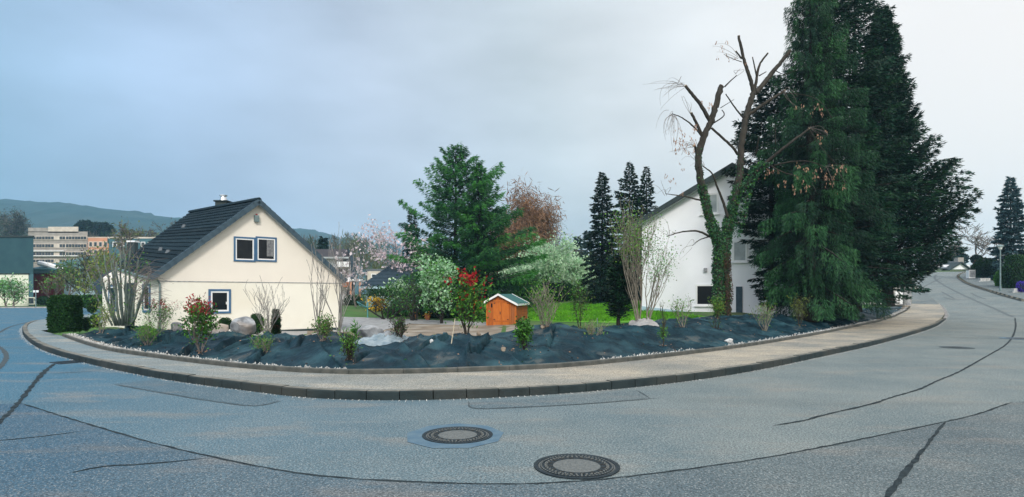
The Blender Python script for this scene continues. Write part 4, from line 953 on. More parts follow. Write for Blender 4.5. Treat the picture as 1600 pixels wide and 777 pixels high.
# school: four storeys of window bands
Wsch = flatwall(130); r4 = thing('school_building', 'long brown and beige multi storey school building below the hills', 'building', P(90, 420, 130))
block(r4, Wsch, 44, 362, 137, 425, 14, M['brownconc']); block(r4, Wsch, 75, 354.5, 122.5, 364, 9, M['palebeige'], 'roof_storey'); block(r4, Wsch, 44, 356, 74.7, 363, 9, M['brownconc'], 'roof_storey')
bands = [(369, 375), (381, 387.5), (393.5, 400), (405, 411)]
for (b0, b1) in bands:
    a0, z0, a1, z1 = Wsch.rect(46, b0, 136, b1); mb = MB(); Wsch.box(mb, a0, 0, z0, a1, .15, z1); mb.build('window_band', M['palebeige'], r4)
    src_ = None
    for k, x in enumerate([48, 52.6, 57.5, 62, 66.7, 71.5, 76, 80.7, 94, 98.6, 104, 108.6, 113.3, 118, 122.4, 127, 131.6]):
        q = Wsch.rect(x, b0 + .8, x + 4, b1 - .8)
        mb = MB(); Wsch.box(mb, q[0], .15, q[1], q[2], .19, q[3])
        if src_ is None: src_ = mb.build('window', M['glassfar'], r4); s0 = q[0]
        else: c = src_.copy(); C.objects.link(c); c.parent = r4; c.location = (q[0] - s0, 0, 0)
for (x0, y0, x1, y1) in ((47, 392, 103, 393.2), (47, 399.6, 125, 400.8)): block(r4, Wsch, x0, y0, x1, y1, -.6, M['white_paint'], 'canopy_edge')
Wsal = flatwall(128); r5 = thing('salmon_building', 'salmon coloured school wing with large windows and orange end wall', 'building', P(160, 420, 128))
block(r5, Wsal, 137.5, 371.5, 168, 425, 10, M['salmon']); block(r5, Wsal, 168.2, 372, 180, 425, 10, M['orange'], 'end_wall'); block(r5, Wsal, 137, 370.3, 181, 371.6, 10, M['palebeige'], 'roof_edge')
for (b0, b1) in ((377.5, 386.5), (390, 398.5), (403, 411)):
    for x in (138.5, 146, 153.8, 161.6): window(r5, Wsal, Wsal.rect(x, b0, x + 6.5, b1), None, 0, .16, glass=M['glassfar'], frame=M['palebeige'])
# long flat grey building
Wf = flatwall(105); r6 = thing('flat_roof_building', 'long flat roofed grey building behind the cream house roof', 'building', P(205, 420, 105))
block(r6, Wf, 170, 373, 262, 430, 10, M['greymetal']); block(r6, Wf, 168, 370.5, 264, 372.8, 10.5, M['palebeige'], 'roof_edge')
for x in range(176, 258, 11): window(r6, Wf, Wf.rect(x, 378, x + 7, 386), None, 0, .12, glass=M['glassfar'])
r7 = thing('chimney_stack', 'dark chimney with a white cap left of the cream house roof', 'chimney', P(208, 420, 60)); b = P(208, 395, 60)
MB().box((b.x - .32, b.y - .3, 1), (b.x + .32, b.y + .3, PZ(379, 60))).build('shaft', M['fascia'], r7); MB().box((b.x - .42, b.y - .4, PZ(379, 60) + .002), (b.x + .42, b.y + .4, PZ(376.5, 60))).build('cap', M['white_paint'], r7)
# small white house behind the pollarded shrub
Wp = flatwall(44); r8 = thing('small_white_house', 'small white house with a dark hooded roof behind the coppiced shrub', 'house', P(180, 480, 44))
block(r8, Wp, 166, 446, 218, 484, 6, M['whitewall'])
mb = MB(); mb.prism([Vector(Wp.f(Wp.a(x), .5, Wp.z(x, y))) for x, y in ((153, 444), (163, 460), (172, 446), (182, 432), (222, 432), (222, 418), (186, 420), (166, 430))], -Wp.n * 6.5); mb.build('roof', M['tile2'], r8)
for x in (188, 200): window(r8, Wp, Wp.rect(x, 451, x + 8, 463), M['bluetrim'], .06, .05)
# neighbour house between the cream house and the magnolia
Wn = Wall((PX(480, 60), 60.0), (PX(600, 62), 62.0)); r9 = thing('balcony_house', 'house with brown tiled roof, white balconies and salmon post behind the tall bare shrub', 'house', P(530, 480, 60))
block(r9, Wn, 488, 404, 552, 484, 9, M['whitewall'])
mb = MB(); mb.prism([Vector(Wn.f(Wn.a(x), 1.0, Wn.z(x, y, 1.0))) for x, y in ((486, 404), (545, 404), (545, 401.5), (486, 401.5))], -Wn.n * .3); mb.build('gutter', M['soffit'], r9)
mb = MB(); mb.add([Vector(Wn.f(Wn.a(486, .9), .9, Wn.z(486, 402, .9))), Vector(Wn.f(Wn.a(546, .9), .9, Wn.z(546, 402, .9))), Vector(Wn.f(Wn.a(542), -5, Wn.z(542, 384))), Vector(Wn.f(Wn.a(490), -5, Wn.z(490, 384))), Vector(Wn.f(Wn.a(490), -11, 4)), Vector(Wn.f(Wn.a(542), -11, 4))], [(0, 1, 2, 3), (3, 2, 5, 4)]); mb.build('roof', M['tilebrown'], r9)
mb = MB(); mb.prism([Vector(Wn.f(Wn.a(x), .95, Wn.z(x, y))) for x, y in ((543, 386), (556, 412), (553, 470), (548, 470), (548, 412))], -Wn.n * 8); mb.build('gable_trim', M['tile2'], r9)
for (y0, y1) in ((410, 418), (441, 449)):
    block(r9, Wn, 512 if y0 > 420 else 526, y0, 545, y1, -1.2, M['white_paint'] if y0 < 420 else M['clay'], 'balcony_rail')
for (x0, y0, x1, y1) in ((529, 405, 543, 409.5), (528, 419, 544, 430), (514, 428, 543, 439), (540, 452, 551, 470), (515, 452, 530, 470)): window(r9, Wn, Wn.rect(x0, y0, x1, y1), None, 0, .08, glass=M['glassfar'])
for x in (548, 562): block(r9, Wn, x - 1.4, 439, x + 1.4, 482, -1.4, M['salmon'], 'porch_post')
block(r9, Wn, 545, 437, 566, 440, -1.5, M['white_paint'], 'porch_beam')
block(r9, Wn, 545, 470, 560, 476, -1.3, M['curtain'], 'low_wall')
# hipped bungalow
Yb = 52; r10 = thing('hipped_bungalow', 'bungalow with a dark blue hipped roof behind the dark shrub', 'house', P(615, 480, Yb))
Wb_ = flatwall(Yb); block(r10, Wb_, 572, 449, 664, 486, 9, M['plinth'])
ez = PZ(447.5, Yb - .6); e0, e1 = PX(562, Yb - .6), PX(678, Yb - .6); rz_ = PZ(413, Yb + 4.5); x0_, x1_ = PX(612, Yb + 4.5), PX(640, Yb + 4.5)
V_ = [(e0, Yb - .6, ez), (e1, Yb - .6, ez), (e1, Yb + 9.6, ez), (e0, Yb + 9.6, ez), (x0_, Yb + 4.5, rz_), (x1_, Yb + 4.5, rz_)]
mb = MB()
nc = 16
def hipface(a, b, c, d):       # courses of tiles between lower edge ab and upper edge cd
    a, b, c, d = map(Vector, (a, b, c, d)); nr = (b - a).cross(d - a).normalized()
    for r in range(nc):
        t0 = r / nc; t1 = (r + 1) / nc; p0 = a.lerp(d, t0); p1 = b.lerp(c, t0); p2 = b.lerp(c, t1); p3 = a.lerp(d, t1)
        mb.add([p0 + nr * .05, p1 + nr * .05, p2, p3, p0 - nr * .02, p1 - nr * .02], [(0, 1, 2, 3), (4, 5, 1, 0)])
hipface(V_[0], V_[1], V_[5], V_[4]); hipface(V_[3], V_[0], V_[4], V_[4]); hipface(V_[1], V_[2], V_[5], V_[5]); hipface(V_[2], V_[3], V_[4], V_[5])
o = mb.build('roof_tiles', M['tile2'], r10); o['kind'] = 'stuff'
MB().box((e0, Yb - .7, ez - .22), (e1, Yb - .58, ez - .02)).build('gutter', M['plinth'], r10)
for x in (583, 604, 628, 648): window(r10, Wb_, Wb_.rect(x, 453, x + 11, 463), None, 0, .08, glass=M['glassfar'])
# pale house glimpsed between the magnolia and the roof, and white garden house by the blossom trees
Wq = flatwall(85); r11 = thing('pale_house', 'pale beige low house glimpsed left of the hipped roof', 'house', P(580, 460, 85)); block(r11, Wq, 574, 424, 596, 470, 6, M['palebeige']); block(r11, Wq, 572, 420.5, 598, 424, 7, M['greyroof'], 'roof')
window(r11, Wq, Wq.rect(580, 428, 588, 434), None, 0, .1, glass=M['glassfar'])
Wq = flatwall(75); r12 = thing('white_garden_house', 'small white house glimpsed under the white blossom trees', 'house', P(820, 460, 75))
block(r12, Wq, 803, 436, 834, 462, 5, M['whitewall']); block(r12, Wq, 801, 431, 820, 436, 5.5, M['stonechip'], 'roof'); block(r12, Wq, 821, 433.5, 836, 437, 5.5, M['stonechip'], 'roof'); window(r12, Wq, Wq.rect(807, 441, 812, 448), None, 0, .1, glass=M['glassfar']); window(r12, Wq, Wq.rect(824, 441, 829, 448), None, 0, .1, glass=M['glassfar'])
# house over the brow on the right
Yh = 105; r13 = thing('brow_house', 'low house with wide grey roof and white gable over the top of the street', 'house', P(1480, 425, Yh)); Wh = flatwall(Yh)
block(r13, Wh, 1450, 414, 1515, 428, 10, M['whitewall'])
mb = MB(); mb.add([P(1440, 419, Yh - 1), P(1487, 419.5, Yh - 1), P(1504, 408.5, Yh + 5), P(1455, 409, Yh + 5), P(1440, 424, Yh + 12), P(1487, 424, Yh + 12)], [(0, 1, 2, 3), (3, 2, 5, 4)]); mb.build('roof', M['greyroof'], r13)
mb = MB(); mb.prism([P(1487, 421, Yh - 1.5), P(1503.5, 411, Yh - 1.5), P(1517, 421, Yh - 1.5)], Vector((0, 8, 0))); mb.build('gable', M['whitewall'], r13)
for (a, b) in (((1484, 421.5), (1503.5, 409)), ((1503.5, 409), (1519, 421))):
    mb = MB(); mb.prism([P(a[0], a[1], Yh - 2), P(b[0], b[1], Yh - 2), P(b[0], b[1] + 1.8, Yh - 2), P(a[0], a[1] + 1.8, Yh - 2)], Vector((0, 9, 0))); mb.build('verge', M['fascia'], r13)
block(r13, Wh, 1497, 402.5, 1506, 411, 1, M['brownconc'], 'chimney')
tag(sheet('grass_verge', [g(1425, 425.2), g(1522, 425.2), (74, 100), (50, 100)], hr, .12, M['grass'], 3), kind='structure')

# ------------------------------------------------------------------ street furniture, fence, small garden things
lb = g(1563, 457); r = thing('street_lamp', 'slim grey street lamp with a bell shaped head before the right hedge', 'street lamp', lb); H_ = PZ(383, lb.y) - lb.z
MB().tube([lb, lb + Vector((0, 0, .5))], .075, 12).build('base', M['lampmetal'], r)
MB().tube([lb + Vector((0, 0, .5)), lb + Vector((0, 0, H_ - .38))], [.06, .045], 10).build('pole', M['lampmetal'], r)
q = lb + Vector((0, 0, H_ - .38)); MB().lathe(q, [(.06, 0), (.09, .02), (.19, .26)], 16).build('lantern_glass', M['lampglass'], r)
MB().lathe(q, [(.06, .262), (.27, .262), (.26, .29), (.12, .37), (.0, .40)], 16).build('lamp_shade', M['lampmetal'], r)
ub = g(1519, 437.5); r = thing('utility_cabinet', 'pale grey utility cabinet on the pavement at the top of the street', 'cabinet', ub); s_ = ub.y / FPX
MB().box((ub.x - 5 * s_, ub.y, ub.z + .15), (ub.x + 5 * s_, ub.y + .4, ub.z + 15 * s_)).build('body', M['white_paint'], r); MB().box((ub.x - 5.4 * s_, ub.y - .03, ub.z + 15 * s_), (ub.x + 5.4 * s_, ub.y + .43, ub.z + 16 * s_)).build('lid', M['curtain'], r)
MB().box((ub.x - 4.6 * s_, ub.y + .03, ub.z - .05), (ub.x + 4.6 * s_, ub.y + .37, ub.z + .15)).build('base', M['kerb'], r)
MB().box((ub.x - 4.2 * s_, ub.y - .02, ub.z + .3), (ub.x + 4.2 * s_, ub.y, ub.z + 14 * s_)).build('door', M['curtain'], r)
# white picket fence and grey post below the cypress
fb = P(1405, 476, 39.5); r = thing('picket_fence', 'white picket fence with a wide grey post under the cypress', 'fence', fb)
Wk = Wall((PX(1335, 39), 39.0), (PX(1424, 40), 40.0))
for x in (1342, 1351, 1360, 1369, 1378, 1386, 1393.5, 1401, 1408.5):
    mb = MB(); q = Wk.rect(x - 2.1, 455.5, x + 2.1, 475.5); a0, z0, a1, z1 = q; mb.prism([Vector(Wk.f(a0, 0, z0)), Vector(Wk.f(a1, 0, z0)), Vector(Wk.f(a1, 0, z1 - .06)), Vector(Wk.f((a0 + a1) / 2, 0, z1)), Vector(Wk.f(a0, 0, z1 - .06))], -Wk.n * .03); mb.build('picket', M['white_paint'], r)
for y in (460, 471): mb = MB(); q = Wk.rect(1338, y, 1411, y + 1.6); Wk.box(mb, q[0], -.07, q[1], q[2], -.033, q[3]); mb.build('rail', M['white_paint'], r)
mb = MB(); q = Wk.rect(1412, 446, 1423.5, 477); Wk.box(mb, q[0], -.3, q[1], q[2], 0, q[3]); mb.build('gate_post', M['curtain'], r)
# rotary clothes dryer
db = gg(574.5, 497); 
def at_h(px, py, Y): return P(px, py, Y)
r = thing('clothes_dryer', 'pale teal rotary clothes dryer on the grass beside the balcony house', 'clothes dryer', db); Yd = db.y
top = at_h(574.5, 473, Yd); MB().tube([db, top], .045, 8).build('pole', M['teal'], r)
for (x, y, dy) in ((560, 471.5, -.4), (583, 471.5, .4), (568, 477, -1.0), (582, 478, 1.0)):
    MB().tube([top + Vector((0, 0, -.35)), at_h(x, y, Yd) + Vector((0, dy, 0))], .03, 6).build('arm', M['teal'], r)
for (a, b) in (((560, 471.5, -.4), (568, 477, -1.0)), ((560, 472, -.4), (583, 472, .4))):
    pa = P(a[0], a[1], Yd) + Vector((0, a[2], 0)); pb = P(b[0], b[1], Yd) + Vector((0, b[2], 0)); MB().tube([pa, pb], .012, 4).build('line', M['teal'], r)
# cane
cb = bank(703, 550); cn = MB(); tp_ = P(711, 498, cb.y + .05); cn.tube([cb, tp_], [.011, .008], 6)
for t_ in (.25, .5, .75): q = cb.lerp(tp_, t_); cn.tube([q - Vector((0, 0, .012)), q + Vector((0, 0, .012))], .02, 6)
tag(cn.build('garden_cane', M['cane']), 'pale bamboo cane stuck slanting into the fabric left of the red shrub', 'cane')
cb = bank(935, 527); cn = MB(); cn.tube([cb, P(933, 497, cb.y)], [.014, .012], 6); tag(cn.build('garden_cane', M['lampmetal']), 'thin grey stake in the fabric in front of the lawn', 'stake')
# clay pots by the far shrubs
for (x, y, l_) in ((668, 500, 'small clay pot at the foot of the arching shrub'), (648, 498, 'small clay pot in the shade left of the arching shrub')):
    b = gg(x, y); r = thing('flower_pot', l_, 'pot', b, 'clay pots behind the gravel'); MB().lathe(b, [(.0, 0), (.13, 0), (.18, .28), (.20, .28), (.20, .33), (.16, .33)], 12).build('pot', M['clay'], r)
    pos = np.array(b) + np.array([0, 0, .33]) + rng.normal(0, .09, (60, 3)); qmesh('foliage', cards(pos, rng.normal(size=(60, 3)), .12, .06), 60, M['orangeleaf'], r)

# ------------------------------------------------------------------ conifers
def conifer(name, label, px, ytop, ybase, wl, wr, Yd, m, nb=260, cpb=170, cl=.20, cw=.05, prof=None, e_top=35, e_bot=-15, droop=.18, hang=0., up=.0, z_lo=.04, lean=0., trunk_r=None, cat='tree', group=None, twig=.34, m2=None, f2=0., m0=None, limbs=True, basez=None, rag=.2, dense=.6, jit=.12, core=0.):
    b = P(px, ybase, Yd) if basez is None else Vector((PX(px, Yd), Yd, basez)); top = P(px + lean, ytop, Yd); H = top.z - b.z; s_ = Yd / FPX
    root = thing(name, label, cat, b, group); tr = trunk_r or H * .016
    tk = MB(); pts = [b.lerp(top, t) for t in (0, .02, .1, .3, .6, .85, .99)]; pts[0] = pts[0] - Vector((0, 0, .3)); tk.tube(pts, [tr * 1.5, tr * 1.25, tr, tr * .85, tr * .5, tr * .2, .012], 9); 
    tk.build('trunk', M['barkdark'], root, True)
    prof = prof or (lambda z: (1 - z) ** .9)
    zf = z_lo + (1 - z_lo) * (np.arange(nb) + rng.uniform(-.5, .5, nb)) / nb; zf = 1 - (1 - np.clip(zf, 0, .995)) ** 1.0
    az = np.arange(nb) * 2.39996 + rng.uniform(-.3, .3, nb)
    pr = np.array([prof(z) for z in zf]); ca = np.cos(az); Rl, Rr = wl * s_, wr * s_; Rm = (Rl + Rr) / 2 * .95
    R = np.where(ca > 0, Rm + (Rr - Rm) * np.abs(ca), Rm + (Rl - Rm) * np.abs(ca)) * pr * (1 - rag + rng.uniform(0, 1, nb) ** 1.5 * rag * 1.6) + .06
    el = np.radians(e_bot + (e_top - e_bot) * zf ** 1.3 + rng.normal(0, 5, nb))
    axis_x = b.x + (top.x - b.x) * zf; z0 = b.z + H * zf
    nper = np.maximum((cpb * (R / max(R.max(), .1)) ** 1.15 * rng.uniform(.7, 1.3, nb)).astype(int), 14)
    bi = np.repeat(np.arange(nb), nper); n = len(bi)
    s = rng.uniform(0, 1, n) ** dense; nt = 13.0; s = np.clip((np.floor(s * nt) + rng.normal(0, .10, n)) / nt, .03, 1.0)
    u = rng.uniform(0, 1, n) ** .8; sg = rng.choice([-1.0, 1.0], n); Rb = R[bi]
    tw = twig * Rb * (1 - s * .72) * (.35 + .65 * np.minimum(1, s * 3)) 
    o_ = np.stack([np.cos(az), np.sin(az), np.zeros(nb)], 1)[bi]; sd = np.stack([-np.sin(az), np.cos(az), np.zeros(nb)], 1)[bi]
    rise = np.sin(el)[bi] * Rb * s - droop * Rb * s ** 2 * (1.3 - zf[bi]) + up * Rb * s ** 2
    ax0 = np.stack([axis_x, np.full(nb, b.y), z0], 1)[bi]
    w_ = u * tw
    pos = ax0 + o_ * (Rb * s * np.cos(el)[bi] + w_ * .55)[:, None] + sd * (sg * w_ * .85)[:, None]
    pos[:, 2] += rise - w_ * .22 * (1 - up) + rng.normal(0, jit * .35, n) * (Rb * .15 + .15) - hang * rng.uniform(0, 1, n) ** 1.4 * (.4 + .6 * s)
    pos += rng.normal(0, jit * .25, (n, 3)) * .5
    d = o_ * .75 + sd * (sg * .8)[:, None] + rng.normal(0, .30, (n, 3)); d[:, 2] += up * 1.1 - .15 - hang * 1.6
    keep = pos[:, 2] > b.z - .1
    pos, d, bi2 = pos[keep], d[keep], bi[keep]; n = len(pos)
    V = cards(pos, d, cl * rng.uniform(.6, 1.3, n), cw * rng.uniform(.7, 1.3, n))
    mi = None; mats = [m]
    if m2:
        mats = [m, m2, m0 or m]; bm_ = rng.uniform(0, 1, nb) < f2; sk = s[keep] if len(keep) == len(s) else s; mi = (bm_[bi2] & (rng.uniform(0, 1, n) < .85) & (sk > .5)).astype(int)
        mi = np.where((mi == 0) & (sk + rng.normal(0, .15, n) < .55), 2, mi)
    qmesh('crown', V, n, mats, root, mi)
    if limbs:
        lm = MB()
        for i in range(0, nb, 2 if nb > 150 else 1):
            pts = []
            for t in (0, .35, .7, .93):
                r_ = R[i] * t; pts.append((axis_x[i] + math.cos(az[i]) * r_ * math.cos(el[i]), b.y + math.sin(az[i]) * r_ * math.cos(el[i]), z0[i] + math.sin(el[i]) * r_ - droop * R[i] * t * t * (1.3 - zf[i]) + up * R[i] * t * t))
            rr = max(.012, tr * .22 * (1 - zf[i]) + .01); lm.tube(pts, [rr, rr * .8, rr * .5, rr * .2], 4, cap=False)
        o = lm.build('limbs', M['barkdark'], root); o['kind'] = 'stuff'
    return root
def pf(*kv):
    a = [k for k, _ in kv]; v = [q for _, q in kv]; return lambda z: float(np.interp(z, a, v))
SPR = pf((0, .9), (.08, 1), (.3, .82), (.6, .5), (.85, .2), (1, .03))
SPC = pf((0, .9), (.06, 1), (.3, .90), (.6, .64), (.8, .40), (.92, .2), (1, .0))
# the big group on the right
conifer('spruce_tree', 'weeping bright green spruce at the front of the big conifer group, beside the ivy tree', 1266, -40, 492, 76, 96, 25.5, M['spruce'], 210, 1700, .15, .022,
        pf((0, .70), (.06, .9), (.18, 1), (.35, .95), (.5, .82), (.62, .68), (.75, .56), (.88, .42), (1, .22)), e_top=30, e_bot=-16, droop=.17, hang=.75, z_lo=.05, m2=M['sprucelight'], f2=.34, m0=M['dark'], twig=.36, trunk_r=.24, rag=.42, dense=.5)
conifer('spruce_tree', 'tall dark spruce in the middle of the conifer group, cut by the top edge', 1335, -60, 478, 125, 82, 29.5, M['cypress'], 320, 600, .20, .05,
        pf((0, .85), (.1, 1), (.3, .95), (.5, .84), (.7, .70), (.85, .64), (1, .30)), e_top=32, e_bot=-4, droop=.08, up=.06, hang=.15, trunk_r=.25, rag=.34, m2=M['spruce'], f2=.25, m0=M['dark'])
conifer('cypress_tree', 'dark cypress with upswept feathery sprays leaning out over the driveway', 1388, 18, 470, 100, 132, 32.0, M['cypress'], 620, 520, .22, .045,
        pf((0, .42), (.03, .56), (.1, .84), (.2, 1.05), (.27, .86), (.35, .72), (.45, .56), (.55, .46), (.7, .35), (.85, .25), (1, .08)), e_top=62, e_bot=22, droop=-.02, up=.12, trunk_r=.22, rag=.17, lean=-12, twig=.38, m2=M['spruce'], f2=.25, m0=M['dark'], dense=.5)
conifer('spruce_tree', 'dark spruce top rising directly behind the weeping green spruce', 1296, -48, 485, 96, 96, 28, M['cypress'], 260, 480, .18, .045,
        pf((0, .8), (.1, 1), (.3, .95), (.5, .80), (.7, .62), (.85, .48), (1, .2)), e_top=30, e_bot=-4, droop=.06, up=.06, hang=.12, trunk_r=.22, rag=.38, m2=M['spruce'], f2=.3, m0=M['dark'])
conifer('cypress_tree', 'dark cypress half hidden behind the right fork of the ivy tree', 1205, 118, 490, 66, 90, 28.5, M['dark'], 200, 420, .22, .055,
        pf((0, .25), (.15, .35), (.4, .85), (.6, .95), (.72, .95), (.85, .5), (1, .06)), e_top=30, e_bot=0, droop=.05, hang=.1, up=.06, trunk_r=.15, rag=.4)
# centre spruce and neighbours
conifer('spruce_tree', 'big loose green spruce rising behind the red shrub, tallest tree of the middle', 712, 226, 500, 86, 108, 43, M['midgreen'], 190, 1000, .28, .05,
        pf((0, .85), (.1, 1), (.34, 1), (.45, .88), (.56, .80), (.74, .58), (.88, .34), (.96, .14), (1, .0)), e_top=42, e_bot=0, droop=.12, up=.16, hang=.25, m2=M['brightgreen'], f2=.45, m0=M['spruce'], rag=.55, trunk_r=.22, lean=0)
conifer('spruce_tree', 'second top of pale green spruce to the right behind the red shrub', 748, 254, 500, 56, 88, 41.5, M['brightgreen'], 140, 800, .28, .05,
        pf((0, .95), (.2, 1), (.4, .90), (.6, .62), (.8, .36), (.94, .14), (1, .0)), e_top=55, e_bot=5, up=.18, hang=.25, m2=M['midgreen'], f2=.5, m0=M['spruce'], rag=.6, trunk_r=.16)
conifer('spruce_tree', 'small dark spruce behind the magnolia', 644, 326, 470, 27, 27, 62, M['dark'], 110, 120, .4, .12, SPR, hang=.1)
conifer('spruce_tree', 'narrow dark spruce left of the three by the white house', 941, 270, 476, 34, 40, 46, M['dark'], 220, 260, .24, .075, SPC, e_top=30, e_bot=-12, rag=.5)
conifer('spruce_tree', 'tallest dark spruce, middle one of the three by the white house', 984, 254, 476, 44, 44, 48, M['dark'], 220, 260, .24, .075, SPC, e_top=30, e_bot=-12, rag=.4)
conifer('spruce_tree', 'dark spruce touching the white house roof, right one of three', 1010, 260, 476, 34, 30, 50, M['dark'], 190, 220, .24, .075, SPC, e_top=30, e_bot=-12, rag=.4)
conifer('juniper_shrub', 'dark ragged juniper standing on the bank before the three spruces', 966, 405, 502, 26, 26, bank(966, 503).y, M['dark'], 90, 110, .13, .035,
        pf((0, .4), (.15, .7), (.4, 1), (.7, .8), (1, .1)), e_top=70, e_bot=35, droop=0, up=.2, cat='shrub', m2=M['spruce'], f2=.3, rag=.5, jit=.3, trunk_r=.05)
conifer('spruce_tree', 'tiny dark spruce far off on the horizon behind the white blossom', 918, 360, 440, 11, 11, 120, M['dark'], 60, 40, .9, .3, SPR)
conifer('spruce_tree', 'low dark spruce just left of the tiny far one', 903, 369, 440, 9, 9, 118, M['dark'], 50, 40, .9, .3, SPR)
conifer('spruce_tree', 'lone dark spruce above the brown roof of the balcony house', 505, 371, 430, 12, 12, 110, M['dark'], 60, 50, .9, .35, SPR)
conifer('blue_spruce', 'tall blue green spruce behind the street lamp', 1579, 277, 455, 27, 30, 58, M['bluespruce'], 170, 260, .34, .11,
        pf((0, .95), (.1, 1), (.35, .92), (.6, .72), (.8, .42), (.93, .16), (1, .03)), e_top=25, e_bot=-12, droop=.05, rag=.35, limbs=False)
conifer('spruce_tree', 'small dark spruce behind the roof at the top of the street', 1491, 384, 415, 16, 16, 130, M['dark'], 60, 60, .9, .4, pf((0, 1), (.5, .9), (1, .1)))
conifer('column_conifer', 'narrow dark columnar conifer on the bank before the cream house', 431, 487, 529, 6.5, 7, bank(431, 529).y, M['hedge'], 60, 90, .08, .025, pf((0, .8), (.2, 1), (.6, .75), (1, .1)), e_top=75, e_bot=60, droop=0, up=.3, cat='shrub', m2=M['ivyred'], f2=.3, limbs=False, trunk_r=.03)

# ------------------------------------------------------------------ broadleaf skeletons
def grow(b, H, spread, lev=3, nb=(4, 4, 4), r0=.12, seed=1, trunk=.3, up=.5, curl=.25, stems=1, lean=(0, 0), fan=.35):
    r = np.random.default_rng(seed); lines = []; tips = []
    def seg(p, d, L_, rad, lv):
        n = 5; pts = [p]; dd = d.copy(); q = p.copy()
        for i in range(n):
            dd = dd + r.normal(0, curl * .35, 3); dd[2] += up * .06; dd = dd / np.linalg.norm(dd); q = q + dd * L_ / n; pts.append(q.copy())
        rr = [rad * (1 - .55 * i / n) for i in range(n + 1)]; lines.append((pts, rr, lv))
        if lv >= lev: tips.append((pts[-1], dd)); tips.append((pts[-3], dd)); return
        k = nb[min(lv, len(nb) - 1)]
        for j in range(k):
            t_ = (j + .6 + r.uniform(-.3, .3)) / k; t_ = .3 + .7 * t_ if lv else max(trunk, t_ ** .8)
            i = min(int(t_ * n), n - 1); pp = pts[i] + (pts[i + 1] - pts[i]) * (t_ * n - i)
            a = r.uniform(0, 2 * math.pi); side = np.array([math.cos(a), math.sin(a), 0]); nd = dd * .55 + side * spread * r.uniform(.7, 1.2) + np.array([0, 0, up * .5]); nd /= np.linalg.norm(nd)
            seg(pp, nd, L_ * r.uniform(.5, .75), rr[i] * .6, lv + 1)
        tips.append((pts[-1], dd))
    b = np.array(b, float)
    for s_ in range(stems):
        a = 2 * math.pi * s_ / stems + r.uniform(-.4, .4); f_ = fan * r.uniform(.3, 1) if stems > 1 else 0
        d0 = np.array([math.cos(a) * f_ + lean[0], math.sin(a) * f_ + lean[1], 1.0]); d0 /= np.linalg.norm(d0)
        seg(b + np.array([math.cos(a), math.sin(a), 0]) * (r0 * 1.5 if stems > 1 else 0), d0, H * r.uniform(.85, 1.05) / (1.55 if lev > 1 else 1.0), r0, 0)
    return lines, tips
def fit(lines, tips, b, Hp, hw):          # stretch the skeleton to the height and half width seen in the photo
    b = np.array(b, float); A = np.array([p for l in lines for p in l[0]]); zt = A[:, 2].max() - b[2]; w0 = np.percentile(np.abs(A[:, 0] - b[0]), 98) + 1e-6
    S = np.array([hw / w0, min(hw / w0, 3), Hp / zt])
    f_ = lambda p: b + (p - b) * S
    return [([f_(p) for p in l[0]], l[1], l[2]) for l in lines], [(f_(p), d) for p, d in tips]
def wood(root, lines, m, n=5, minr=.006, name='trunk'):
    tk = MB(); br = MB()
    for pts, rr, lv in lines:
        (tk if lv == 0 else br).tube(pts, [max(x, minr) for x in rr], n + 2 if lv == 0 else n - 1, cap=False)
    tk.build(name, m, root, True)
    if br.v: o = br.build('branches', m, root); o['kind'] = 'stuff'
def leaves(root, tips, n, m, size, w_=.5, r_=.3, name='crown', hang=0, flat=1., mats=None, fr=None, zr=None):
    T = np.array([t[0] for t in tips]); Dd = np.array([t[1] for t in tips]); k = rng.integers(0, len(T), n)
    pos = T[k] + rng.normal(0, r_, (n, 3)) * np.array([1, 1, flat]) ; d = Dd[k] * .4 + rng.normal(0, .6, (n, 3)); d[:, 2] -= hang
    if zr: ok = (pos[:, 2] > zr[0]) & (pos[:, 2] < zr[1]); pos, d = pos[ok], d[ok]; n = len(pos)
    if n == 0: return
    sz = size * (.86 if size < .12 else 1) * rng.uniform(.45, 1.4, n); ms = [m]; mi = None
    if mats: ms = mats; mi = rng.choice(len(mats), n, p=fr)
    return qmesh(name, cards(pos, d, sz, sz * w_), n, ms, root, mi)
def tree(name, label, px, ytop, ybase, hw, Yd, bark, seed, lev=3, nb=(5, 4, 4), r0=.12, spread=.6, up=.5, trunk=.25, curl=.3, leaf=None, nleaf=0, size=.1, lw=.5, lr=.3, cat='tree', group=None, stems=1, fan=.35, lname='crown', hang=0, mats=None, fr=None, minr=.008, basep=None, lean=(0, 0)):
    b = basep or P(px, ybase, Yd); Yd = b.y; s_ = Yd / FPX; H = (ybase - ytop) * s_
    root = thing(name, label, cat, b, group); l_, t_ = grow(b - Vector((0, 0, .1)), H, spread, lev, nb, r0, seed, trunk, up, curl, stems, lean, fan); l_, t_ = fit(l_, t_, b, H * .97, hw * s_)
    wood(root, l_, bark, 5, minr)
    if leaf or mats: leaves(root, t_, nleaf, leaf, size, lw, lr, lname, hang, mats=mats, fr=fr)
    return root, l_, t_
